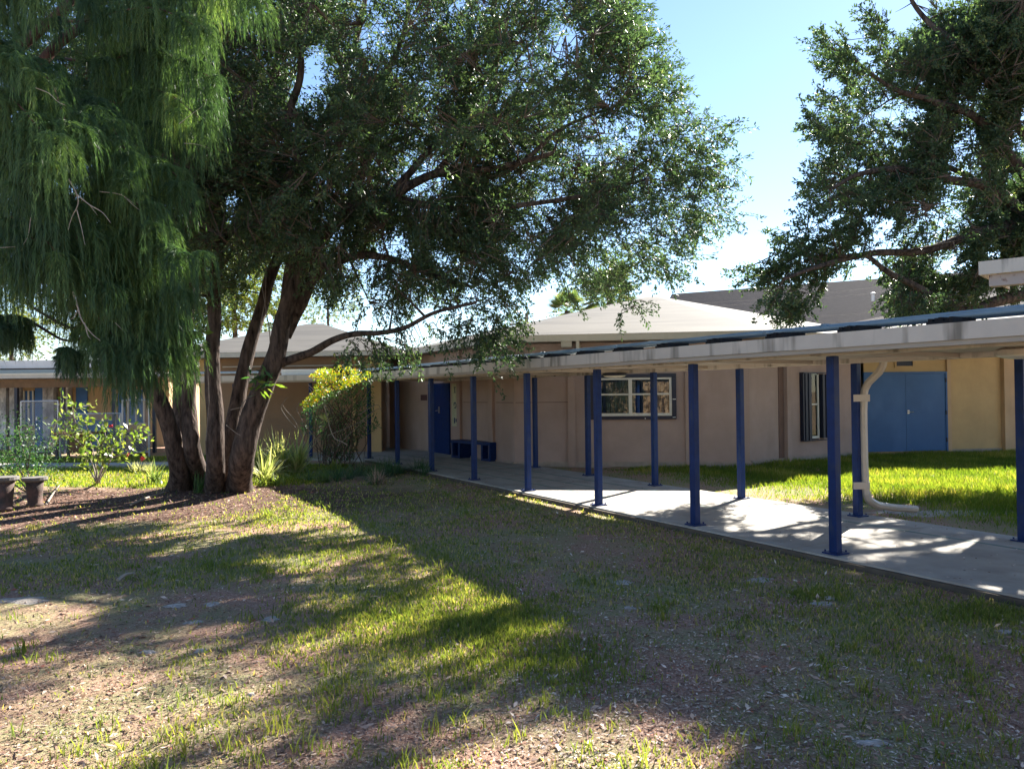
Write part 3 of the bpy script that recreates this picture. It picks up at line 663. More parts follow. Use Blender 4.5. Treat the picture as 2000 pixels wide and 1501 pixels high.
# ------------------------------------------------------------------ far left: blue-doored block, its canopy and fence
def far_left():
    Y = 29.
    root = empty('blue_door_building', (-16, Y, 0), 'far classroom block with flaked white piers and blue doors at left', 'building')
    X = lambda u: D(u, 800, Y).x
    MB().box(((X(-220) + X(330)) / 2, Y + 3, 1.35), (X(330) - X(-220), 6, 3.1)).build('wall', tanwall, root)
    for (u0, u1) in ((-60, -30), (-5, 22), (29, 45), (93, 114), (128, 142)):
        MB().box(((X(u0) + X(u1)) / 2, Y - .16, 1.35), (X(u1) - X(u0), .3, 3.0)).build('pier', stone_pier, root)
    for (u0, u1, z0, z1) in ((70, 91, 0, 2.2), (150, 172, 0, 2.2), (232, 246, 0, 2.3)):
        d = MB().box(((X(u0) + X(u1)) / 2, Y - .03, (z0 + z1) / 2), (X(u1) - X(u0), .05, z1 - z0)).build('door', farblue, root)
        h = MB().box((X(u0) + .08, Y - .075, 1.05), (.05, .04, .12)).build('handle', metal); h.parent = d
    for (u0, u1) in ((47, 68), (250, 284)):
        w_ = MB()
        x0, x1 = X(u0), X(u1)
        for bxx in ((x0, x0 + .06), (x1 - .06, x1), ((x0 + x1) / 2 - .03, (x0 + x1) / 2 + .03)): w_.box(((bxx[0] + bxx[1]) / 2, Y - .04, 1.45), (bxx[1] - bxx[0], .06, 1.3))
        w_.box(((x0 + x1) / 2, Y - .05, .8), (x1 - x0 + .1, .1, .06)); wo = w_.build('window', winframe, root)
        g = MB().box(((x0 + x1) / 2, Y - .012, 1.45), (x1 - x0, .01, 1.28)).build('pane', farblue); g.parent = wo
    MB().box(((X(172) + X(232)) / 2, Y - .02, .45), (X(232) - X(172) - .05, .03, 1.)).build('wall_panel', farblue, root)
    MB().box(((X(-220) + X(330)) / 2, Y + 2.6, 3.05), (X(330) - X(-220) + 1, 7.4, .28)).build('roof', farroof, root)
    r2_ = empty('far_canopy', (-14, 25.6, 0), 'pale flat canopy on dark posts before the far blue doored block', 'canopy')
    y = 25.6; XX = lambda u: D(u, 800, y).x; x0, x1 = XX(-260), XX(318)
    MB().box(((x0 + x1) / 2, y + 1.3, 2.56), (x1 - x0, 2.8, .16)).build('roof_deck', farroof, r2_)
    MB().box(((x0 + x1) / 2, y + .2, 2.31), (x1 - x0 - .3, .12, .28)).build('beam', wood, r2_)
    for u in (-80, 25, 117, 217, 296): MB().box((XX(u), y + .2, 1.05), (.1, .1, 2.24)).build('post', darkblue, r2_)
    MB().box(((x0 + x1) / 2, 25.4, 2.70), (x1 - x0 - .5, .14, .12)).build('pipe_tray', pipe_m, r2_)
    # chain-link panels
    def panel(u0, u1, yy, h, label):
        a = D(u0, 880, yy).x; b = D(u1, 880, yy).x; rr = empty('chain_link_fence', ((a + b) / 2, yy, 0), label, 'fence', 'chain link panels at the far left')
        fr = MB()
        for x in (a, b): fr.tube([(x, yy, -.1), (x, yy, h)], .03, 8)
        fr.tube([(a, yy, h), (b, yy, h)], .022, 8); fr.tube([(a, yy, .12), (b, yy, .12)], .016, 6); fr.build('fence_frame', galv, rr)
        m = MB(); k = a - h; st = .085
        while k < b:
            for sgn in (1, -1):
                x0 = k if sgn == 1 else k + h; z0 = .12
                x1 = x0 + sgn * (h - .12); pa = [x0, z0]; pb = [x1, h]
                for P, Q in ((pa, pb), (pb, pa)):
                    if P[0] < a: f_ = (a - P[0]) / (Q[0] - P[0]) if Q[0] != P[0] else 2; P[1] += (Q[1] - P[1]) * f_; P[0] = a
                    if P[0] > b: f_ = (b - P[0]) / (Q[0] - P[0]) if Q[0] != P[0] else 2; P[1] += (Q[1] - P[1]) * f_; P[0] = b
                if abs(pa[0] - pb[0]) > .02 and .1 < pa[1] < h + .01 and .1 < pb[1] < h + .01: m.tube([(pa[0], yy + .004 * sgn, pa[1]), (pb[0], yy + .004 * sgn, pb[1])], .0055, 3, cap=False)
            k += st
        m.build('wire_mesh', galv, rr)
    panel(42, 114, 24.2, 1.72, 'chain link panel before the flaked white piers')
    panel(240, 292, 23.6, 1.72, 'chain link panel beside the leftmost trunk')
    panel(118, 236, 24.4, 1.3, 'lower chain link panel behind the blossom bush')
    # picnic table and seat
    p = G(155, 893); t = empty('picnic_table', (p.x, p.y, 0), 'brown picnic table standing on the path behind the bush', 'table')
    MB().box((p.x, p.y, .74), (1.3, .8, .06)).build('tabletop', wood, t)
    for sx in (-.5, .5):
        for sy in (-.3, .3): MB().box((p.x + sx, p.y + sy, .33), (.07, .07, .76)).build('leg', darkblue, t)
    MB().box((p.x, p.y - .05, .42), (.5, .08, .55)).build('end_panel', wood, t)
    p = G(243, 884); t = empty('stool_bench', (p.x, p.y, 0), 'dark low bench on slim legs in front of the far fence', 'bench')
    MB().box((p.x, p.y, .62), (1.3, .5, .06)).build('seat', darkblue, t)
    for sx in (-.55, -.1, .4, .6): MB().box((p.x + sx, p.y, .26), (.05, .4, .66)).build('leg', darkblue, t)
far_left()

# ------------------------------------------------------------------ pots
def pot(u, v, s, label):
    p = G(u, v, -.05); root = empty('garden_urn', p, label, 'urn', 'old urns at the left edge')
    MB().lathe(p, [(.135 * s, 0), (.135 * s, .04), (.11 * s, .06), (.125 * s, .24), (.14 * s, .42 * s)], 20).build('urn_body', potm, root, smooth=True)
    MB().lathe(p, [(.14 * s, .421 * s), (.17 * s, .43 * s), (.2 * s, .455 * s), (.2 * s, .50 * s), (.16 * s, .503 * s)], 20).build('urn_rim', potrim, root)
pot(68, 988, 1.0, 'squat brown urn with wide grey rim, right one of the two')
pot(8, 995, 1.1, 'dark tapered urn cut by the left frame edge')

# ------------------------------------------------------------------ trees
def catmull(pts, n=6):
    P = [Vector(p) for p in pts]; P = [P[0] * 2 - P[1]] + P + [P[-1] * 2 - P[-2]]; out = []
    for i in range(1, len(P) - 2):
        for k in range(n):
            t = k / n; a, b, c, d = P[i - 1:i + 3]
            out.append(.5 * ((2 * b) + (c - a) * t + (2 * a - 5 * b + 4 * c - d) * t * t + (3 * b - a - 3 * c + d) * t ** 3))
    out.append(P[-2]); return out
class Tree:
    def __init__(s): s.nodes = []; s.limbs = MB(); s.rad = []
    def limb(s, pts, r0, r1, n=10, wob=.02, flare=0.):
        q = catmull(pts, 7); m = len(q); rr = []
        for i, p in enumerate(q):
            f = i / (m - 1); r = r0 + (r1 - r0) * f
            if flare: r += flare * max(0, 1 - i / 4) ** 2
            rr.append(r * (1 + .06 * mnoise.noise((p.x * 5, p.y * 5, p.z * 5))))
            q[i] = p + Vector((mnoise.noise(p * 1.7), mnoise.noise(p * 1.7 + Vector((9, 0, 0))), 0)) * wob
        s.limbs.tube(q, rr, n)
        for p, r in zip(q[2:], rr[2:]): s.nodes.append(tuple(p)); s.rad.append(r)
        return q
    def grow(s, targets, r=.03, n=5, sag=.0):
        """limb from the nearest existing node to each target, nearest targets first"""
        T = np.array(targets)
        N = np.array(s.nodes); d = np.array([np.min(((N - t) ** 2).sum(1)) for t in T]); 
        for i in np.argsort(d):
            N = np.array(s.nodes); t = T[i]; j = int(np.argmin(((N - t) ** 2).sum(1) - 0 * N[:, 2])); a = Vector(N[j]); b = Vector(t)
            L = (b - a).length
            if L < .05: continue
            r0 = min(s.rad[j] * .75, r + .012 * L); ctrl = a.lerp(b, .5) + Vector((random.uniform(-1, 1), random.uniform(-1, 1), random.uniform(-.4, 1))) * L * .13
            q = [(a * (1 - f) ** 2 + ctrl * 2 * f * (1 - f) + b * f * f) for f in (0, .2, .4, .6, .8, 1)]
            s.limbs.tube(q, [r0 + (r * .3 - r0) * f for f in (0, .2, .4, .6, .8, 1)], n, cap=False)
            for k in (1, 2, 3, 4, 5): s.nodes.append(tuple(q[k])); s.rad.append(r0 * (1 - k * .12))
def sample_crown(n, ells, poly, gaps=(), nz=.9, thr=-.15, seed=0.):
    """points in a union of ellipsoids; noise and gaps thin them; silhouette follows poly"""
    out = []; tot = 0
    vols = np.array([e[3] * e[4] * e[5] for e in ells]); pr = vols / vols.sum()
    while tot < n:
        k = RNG.choice(len(ells), size=4000, p=pr); e = np.array(ells)[k]
        d = unit(RNG.normal(size=(4000, 3))) * (RNG.random((4000, 1)) ** (1 / 2.4))
        P = e[:, :3] + d * e[:, 3:6]; P = P[P[:, 1] > 3]; u, v = proj(P)
        ok = np.ones(len(P), bool)
        if poly is not None: ok &= inpoly(u, v, poly)
        for (gu, gv, ga, gb) in gaps: ok &= ((u - gu) / ga) ** 2 + ((v - gv) / gb) ** 2 > 1 + .3 * RNG.normal(size=len(P))
        P = P[ok]; P = P[:1500]
        q = fnoise(P, nz, seed); P = P[q + .35 * RNG.normal(size=len(P)) * .3 > thr]
        out.append(P); tot += len(P)
    return np.concatenate(out)[:n]
def twigs_leaves(tree, pts, nleaf, ll, lw, tl, droop=.0, outward=None, wood_mb=None, cen=None, twn=3, twr=.006):
    """short leafy twigs that start at pts (already near branches)"""
    P = np.asarray(pts); n = len(P)
    N = np.array(tree.nodes)
    base = np.zeros_like(P)
    for i in range(0, n, 500):
        c = P[i:i + 500]; d = ((c[:, None, :] - N[None]) ** 2).sum(2); base[i:i + 500] = N[d.argmin(1)]
    dirn = P - base; Ld = np.linalg.norm(dirn, axis=1, keepdims=True)
    o = unit(P - cen) if cen is not None else 0
    T = unit(unit(dirn) * .6 + o * .9 + RNG.normal(size=P.shape) * .45 + np.array([0, 0, -droop]))
    L = tl * RNG.uniform(.6, 1.25, (n, 1))
    tip = P + T * L
    # wood
    for i in range(n):
        if Ld[i, 0] > 1.6: st = P[i]
        else: st = base[i]
        a, m_, b = Vector(st), Vector(P[i]), Vector(P[i] + T[i] * L[i])
        wood_mb.tube([a, m_, b], [twr * 1.6, twr, twr * .3], twn, cap=False)
    # leaves along the twig and a little before it
    f = RNG.random((n, nleaf, 1)) ** .8
    pos = P[:, None] + (T * L)[:, None] * (f * 1.15 - .12) + np.array([0, 0, -droop * .25]) * (f ** 2) * L[:, None]
    dl = unit(T[:, None] * .75 + RNG.normal(size=(n, nleaf, 3)) * .62 + np.array([0, 0, -droop * .3]))
    pos = pos.reshape(-1, 3) + RNG.normal(size=(n * nleaf, 3)) * .028; dl = dl.reshape(-1, 3)
    nr = RNG.normal(size=dl.shape) * .8 + np.array([0, 0, .8])
    ln = ll * RNG.uniform(.6, 1.25, len(pos)); wd = lw * RNG.uniform(.7, 1.25, len(pos))
    V = leafquads(pos, dl, ln, wd, nr, fold=.15)
    tone = np.repeat(RNG.random(n), nleaf) * .45 + RNG.random(n * nleaf) * .55
    return V, tone

# openings in the crowns: the sun flecks on the lawn and the walk come through them
SUNV = np.array(sd)
_q = random.Random(5)
OPEN = [(G(u, v), r) for (u, v, r) in ((150, 1015, .3), (300, 1040, .3), (450, 1030, .3), (600, 1045, .35), (650, 1085, .5), (760, 1130, .55), (860, 1180, .6), (700, 1165, .4), (950, 1225, .5), (800, 1240, .6), (100, 1300, .45), (300, 1300, .5), (500, 1280, .5),
        (640, 1270, .5), (1010, 1200, .45), (700, 1320, .6), (880, 1330, .5), (1020, 1450, .4), (1300, 1455, .4), (1150, 1490, .4), (620, 1420, .5), (800, 1440, .4), (330, 1060, .22), (520, 1075, .22),  (50, 1350, .6), (250, 1390, .6), (400, 1440, .5), (700, 1390, .5), (850, 1385, .5), (540, 1340, .6), (350, 1310, .5), (180, 1270, .45), (900, 1275, .5), (760, 1285, .5), (60, 1290, .4), (640, 1215, .35), (450, 1360, .6), (600, 1340, .6), (1060, 1470, .5), (1180, 1440, .4), (480, 995, .3), (1720, 1150, .2), (1650, 1135, .2))]
OPEN += [(cp(_q.uniform(6.0, 15), _q.uniform(.0, 2.4)), _q.uniform(.08, .2)) for _ in range(80)] + [(cp(_q.uniform(9.5, 16), _q.uniform(.0, 2.4)), _q.uniform(.08, .2)) for _ in range(24)] + [(cp(5.2 + .5 * k, .6 + .4 * (k % 3)), .45) for k in range(5)]
OPEN += [(D(u, v, y), r) for u, v, y, r in ((60, 215, 7.5, .4), (70, 290, 7.6, .35), (20, 200, 7.4, .3), (240, 310, 8.2, .3), (400, 60, 8.8, .35), (330, 530, 8.4, .25), (200, 700, 8.3, .2), (345, 500, 8.4, .3))]
OPEN += [(G(u, v, z), r) for u, v, z, r in ((540, 925, .5, .6), (512, 938, .3, .4), (575, 945, .1, .3), (190, 945, 1.0, .8), (170, 945, .4, .5), (270, 925, .2, .5), (655, 906, 2.2, .8))]
def sunopen(P):
    P = np.asarray(P); ok = np.ones(len(P), bool)
    for g_, r in OPEN:
        d = P - np.array(g_); a = d @ SUNV; ok &= ((d - a[:, None] * SUNV) ** 2).sum(1) > (r + .12) ** 2
    return P[ok]
OAK_POLY = [(1235, -420), (1245, 15), (1195, 45), (1275, 85), (1235, 112), (1290, 128), (1300, 160), (1335, 150), (1325, 185), (1385, 232), (1425, 262), (1375, 300), (1432, 322), (1395, 352),
            (1430, 385), (1365, 402), (1428, 438), (1355, 468), (1365, 500), (1295, 490), (1335, 555), (1245, 500), (1200, 548), (1225, 590), (1130, 565), (1080, 585), (1040, 555), (1010, 600), (975, 680),
            (940, 670), (905, 640), (860, 625), (800, 645), (700, 628), (640, 570), (600, 520), (560, 470), (480, 540), (450, 640), (415, 640), (330, 600), (310, 690), (220, 650), (150, 590), (-80, 560), (-200, 300), (-80, -420)]
def big_oak():
    b = G(415, 958, -.05); root = empty('oak_tree', b, 'big evergreen tree with a clump of leaning trunks, spreading over the lawn', 'tree')
    T = Tree(); Z0 = 14.65
    def pl(pts, y0=Z0, dy=0.):
        n = len(pts) - 1; return [D(u, v, y0 + dy * i / n) for i, (u, v) in enumerate(pts)]
    g = lambda u, v: G(u, v, -.12)
    T.limb([g(352, 962)] + pl([(345, 900), (330, 830), (300, 760), (268, 715), (225, 670), (160, 610)], 14.9, -1.2), .20, .08, 14, .03, .10)
    T.limb([g(370, 950)] + pl([(358, 880), (350, 800), (348, 720), (330, 640), (300, 560), (260, 450)], 15.3, .8), .16, .055, 12, .03, .05)
    T.limb([g(392, 955)] + pl([(378, 880), (368, 790), (372, 720), (350, 670), (322, 610), (300, 540), (310, 420), (280, 300)], 14.8, .5), .175, .05, 12, .03, .06)
    T.limb(pl([(362, 710), (368, 640), (372, 560), (360, 460), (380, 330), (370, 180), (350, 20)], 14.9, 1), .12, .03, 10, .03)
    T.limb([g(418, 965)] + pl([(420, 890), (419, 800), (414, 720), (417, 640), (420, 560), (428, 480), (430, 380), (420, 240), (440, 90), (430, -60)], 14.5, .3), .185, .05, 14, .025, .05)
    T.limb([g(440, 950)] + pl([(448, 870), (462, 790), (482, 700), (508, 610), (532, 530), (566, 440), (610, 340), (625, 250), (665, 170), (700, 60), (720, -60)], 15.1, 1.5), .165, .05, 12, .03, .04)
    T.limb([g(466, 962)] + pl([(474, 890), (490, 820), (516, 755), (538, 700), (552, 630), (575, 560), (625, 470), (690, 410), (760, 385), (850, 340), (960, 330), (1080, 300)], 14.4, -.8), .24, .04, 14, .025, .08)
    T.limb(pl([(548, 660), (560, 600), (568, 520), (592, 440), (585, 330), (560, 240), (585, 150), (585, 40), (600, -80)], 14.5, -1.6), .14, .035, 10, .03)
    T.limb(pl([(556, 655), (590, 590), (622, 530), (690, 500), (760, 505), (850, 540), (920, 560)], 14.35, -1.), .13, .03, 10, .03)
    T.limb(pl([(535, 715), (572, 700), (610, 686), (650, 664), (690, 652), (740, 650), (790, 640), (850, 610), (930, 590)], 14.3, -1.5), .085, .025, 9, .02)
    T.limb(pl([(625, 470), (680, 400), (720, 300), (740, 180), (790, 60), (800, -80)], 14.2, 1.5), .11, .03, 9, .03)
    T.limb(pl([(760, 385), (850, 280), (930, 180), (980, 90), (1000, -60)], 14.0, .8), .08, .025, 8, .03)
    T.limb(pl([(850, 340), (950, 230), (1000, 130), (1060, 60)], 13.8, 2.0), .07, .02, 8, .03)
    T.limb(pl([(760, 385), (900, 410), (1020, 400), (1150, 380), (1260, 350)], 14.0, -.6), .075, .02, 8, .03)
    T.limb(pl([(850, 340), (980, 340), (1100, 250), (1220, 200)], 13.8, .8), .06, .02, 8, .03)
    T.limb(pl([(428, 480), (480, 400), (500, 260), (540, 120), (520, -50)], 14.5, 2.5), .09, .03, 8, .03)
    T.limb(pl([(430, 380), (360, 300), (250, 200), (200, 60)], 14.6, 1.5), .08, .03, 8, .03)
    ells = [(-1.5, 14.3, 6.7, 5.9, 3.6, 3.5), (-6.0, 15.2, 6.9, 4.5, 3.6, 3.5), (1.2, 14.4, 6.2, 3.2, 2.5, 3.0), (-2.5, 13.6, 4.9, 4.5, 3.0, 1.6)]
    gaps = [(622, 150, 40, 62), (590, 190, 28, 30), (770, 470, 42, 34), (700, 500, 36, 20), (480, 20, 40, 30), (500, 600, 42, 60), (860, 490, 30, 22), (470, 390, 30, 26), (1010, 500, 26, 20),
            (960, 350, 20, 14), (730, 90, 26, 20), (395, 640, 40, 60), (640, 610, 60, 30), (90, 640, 90, 60), (480, 612, 95, 44), (300, 650, 120, 55), (1150, 470, 22, 16), (760, 260, 16, 14), (885, 300, 14, 12), (700, 560, 40, 18)]
    tg = sample_crown(420, ells, OAK_POLY, gaps, .35, -.3)
    T.grow(tg, .018, 5)
    T.grow(sample_crown(1300, ells, OAK_POLY, gaps, .6, -.2), .008, 4)
    def sprays(tips, y0, y1, back, toward):
        out = []
        for (u, v) in tips:
            for _ in range(3):
                y = random.uniform(y0, y1); uu, vv = u + random.gauss(0, 14), v + random.gauss(0, 14); dx, dy = toward[0] - uu, toward[1] - vv; L = math.hypot(dx, dy)
                for k in range(9):
                    f = random.uniform(22, back) if k else 18; out.append(tuple(D(uu + dx / L * f + random.gauss(0, 5), vv + dy / L * f + random.gauss(0, 5) + .0012 * f * f, y)))
        return out
    sp_ = sprays([(1436, 262), (1437, 320), (1432, 385), (1430, 438), (1338, 152), (1285, 88), (1250, 20), (1372, 498), (1338, 552), (1392, 234), (1200, 560), (1236, 592), (1380, 300), (1400, 352), (1300, 130), (1225, 20), (1310, 190), (1370, 420), (1290, 520), (1140, 580)], 12.6, 15.2, 110, (1050, 330))
    T.grow(sp_[::3], .006, 4)
    T.limbs.build('trunk', bark, root, smooth=True)
    pts = sunopen(sample_crown(18500, ells, OAK_POLY, gaps, .8, -.13, 5.))
    hang = []                                              # sprays hanging in front of the roofs
    for (u, v, su, sv, k) in ((960, 655, 22, 32, 60), (900, 640, 30, 16, 30), (770, 672, 45, 14, 40), (690, 690, 20, 8, 12), (1010, 620, 20, 20, 16), (1225, 610, 15, 14, 6)):
        for _ in range(k): hang.append(tuple(D(random.gauss(u, su), random.gauss(v, sv), random.uniform(12.8, 13.6))))
    T.grow(hang[::8], .006, 4)
    tw = MB()
    V, t = twigs_leaves(T, np.concatenate([pts, np.array(hang), np.array(sp_)]), 34, .08, .03, .42, .22, wood_mb=tw, cen=np.array([-2.5, 14.3, 6]))
    tw.build('twigs', twigdark, root)
    fastmesh('crown', V, 4, oakleaf, root, t)
    # stray orchids and vines on the trunks
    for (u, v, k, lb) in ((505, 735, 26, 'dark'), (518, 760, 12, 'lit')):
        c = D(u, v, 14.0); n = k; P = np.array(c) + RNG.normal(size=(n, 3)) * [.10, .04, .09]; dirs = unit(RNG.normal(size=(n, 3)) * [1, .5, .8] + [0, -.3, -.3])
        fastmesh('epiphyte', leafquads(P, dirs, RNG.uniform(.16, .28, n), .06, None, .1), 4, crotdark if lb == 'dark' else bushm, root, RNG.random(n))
    c = D(388, 690, 14.3); n = 16; P = np.array(c) + RNG.normal(size=(n, 3)) * [.05, .05, .22]
    fastmesh('epiphyte', leafquads(P, unit(RNG.normal(size=(n, 3)) + [0, 0, -.4]), .2, .11, None, .1), 4, bushm, root, RNG.random(n))
    vm = MB()
    for (a, b_) in (((520, 520), (505, 650)), ((512, 560), (530, 720)), ((405, 700), (402, 860)), ((480, 780), (450, 800)), ((442, 830), (470, 850))):
        p = D(*a, 14.1); q = D(*b_, 14.05); vm.tube([p, p.lerp(q, .5) + Vector((.06, -.03, -.05)), q], .009, 5)
    vm.build('vine', twiggrey, root)
big_oak()

ROAK_POLY = [(1690, -420), (1690, 5), (1735, 35), (1755, 75), (1700, 95), (1640, 70), (1602, 62), (1618, 95), (1690, 112), (1645, 135), (1605, 178), (1580, 222), (1600, 268), (1655, 285), (1615, 312), (1572, 360), (1598, 398), (1535, 412), (1512, 458), (1555, 478),
             (1495, 505), (1448, 545), (1510, 565), (1522, 605), (1555, 608), (1608, 575), (1625, 535), (1700, 525), (1750, 545), (1745, 590), (1780, 610), (1900, 595), (2100, 570), (2700, 500), (2700, -420)]
def right_oak():
    root = empty('oak_tree', (13.6, 18.2, 0), 'dense dark evergreen tree at the right, its limbs reaching over the canopy pipes', 'tree')
    T = Tree()
    T.limb([(13.6, 18.2, -.15), (13.5, 18.1, 1.5), (13.2, 18, 3.2), (12.6, 17.6, 4.6), (12.3, 17.3, 6.5), (12.6, 17.2, 8.5)], .38, .1, 14, .04, .15)
    def pl(pts, y0, dy=0.): n = len(pts) - 1; return [D(u, v, y0 + dy * i / n) for i, (u, v) in enumerate(pts)]
    T.limb([(13.4, 18.1, 3.)] + pl([(2090, 560), (2000, 576), (1940, 590), (1890, 608), (1840, 590), (1790, 560), (1740, 535), (1690, 500), (1640, 500)], 17, -2), .16, .03, 10, .03)
    T.limb([(12.9, 17.9, 3.8)] + pl([(2040, 440), (1950, 445), (1880, 465), (1800, 490), (1700, 495), (1600, 520), (1530, 545)], 17, -2.5), .15, .03, 10, .03)
    T.limb([(12.6, 17.6, 4.6)] + pl([(1960, 380), (1850, 350), (1760, 330), (1680, 340), (1620, 370)], 16.5, -1.5), .13, .03, 9, .03)
    T.limb([(12.4, 17.4, 5.6)] + pl([(1930, 250), (1830, 200), (1740, 170), (1650, 100)], 16.5, -1), .11, .025, 9, .03)
    T.limb([(12.3, 17.3, 6.5)] + pl([(1900, 120), (1800, 30), (1760, -60)], 16.5, 1), .1, .03, 9, .03)
    T.limb([(13.0, 17.9, 3.6), (12., 14.8, 5.5), (10.8, 12.8, 6.2), (9.6, 11.6, 6.6)], .14, .03, 9, .04)
    T.limb([(12.5, 17.5, 5), (11.5, 19, 7), (9.8, 19.6, 8)], .12, .03, 9, .04)
    ells = [(11.6, 17.2, 7.5, 4.9, 2.6, 4.2), (9.4, 16.6, 5.3, 3.6, 1.7, 2.3), (14.0, 17.6, 7.8, 4.5, 2.6, 4.0), (10.9, 16.8, 9.6, 3.8, 2.2, 2.6), (8.6, 15.6, 4.7, 3.2, 1.6, 1.5)]
    gaps = [(1790, 600, 10, 8), (1860, 515, 46, 22), (1740, 440, 18, 16), (1800, 225, 40, 22), (1760, 290, 22, 16), (1690, 330, 16, 14), (1950, 490, 30, 22), (1800, 165, 20, 14), (1700, 420, 14, 12), (1930, 570, 60, 12)]
    T.grow(sample_crown(300, ells, ROAK_POLY, gaps, .4, -.3), .018, 5)
    T.grow(sample_crown(900, ells, ROAK_POLY, gaps, .6, -.2), .008, 4)
    T.limbs.build('trunk', bark, root, smooth=True)
    pts = sunopen(sample_crown(19500, ells, ROAK_POLY, gaps, .62, -.09, 11.))
    lo = []
    for (u, v, su, sv, k) in ((1545, 590, 22, 16, 60), (1780, 585, 28, 18, 40), (1860, 590, 40, 10, 40), (1540, 615, 14, 5, 8)):
        for _ in range(k): lo.append(tuple(D(random.gauss(u, su), random.gauss(v, sv), random.uniform(14.6, 16))))
    for (u, v) in ((1436, 545), (1445, 530), (1500, 500), (1500, 462), (1565, 225), (1572, 240), (1560, 360), (1590, 64), (1606, 62), (1610, 100), (1575, 400), (1690, 20), (1700, 6), (1470, 548), (1600, 180), (1640, 72)):
        for _ in range(3):
            y = random.uniform(14.8, 17); dx, dy = 1850 - u, 400 - v + (100 if v > 430 else 0); L = math.hypot(dx, dy)
            for k in range(9):
                f = random.uniform(15, 130); lo.append(tuple(D(u + dx / L * f + random.gauss(0, 7), v + dy / L * f + random.gauss(0, 7), y)))
    T.grow(lo[::8], .006, 4)
    tw = MB(); V, t = twigs_leaves(T, np.concatenate([pts, np.array(lo)]), 36, .085, .038, .4, .12, wood_mb=tw, cen=np.array([13, 17.5, 6]))
    tw.build('twigs', twigdark, root); fastmesh('crown', V, 4, oakleaf, root, t)
right_oak()

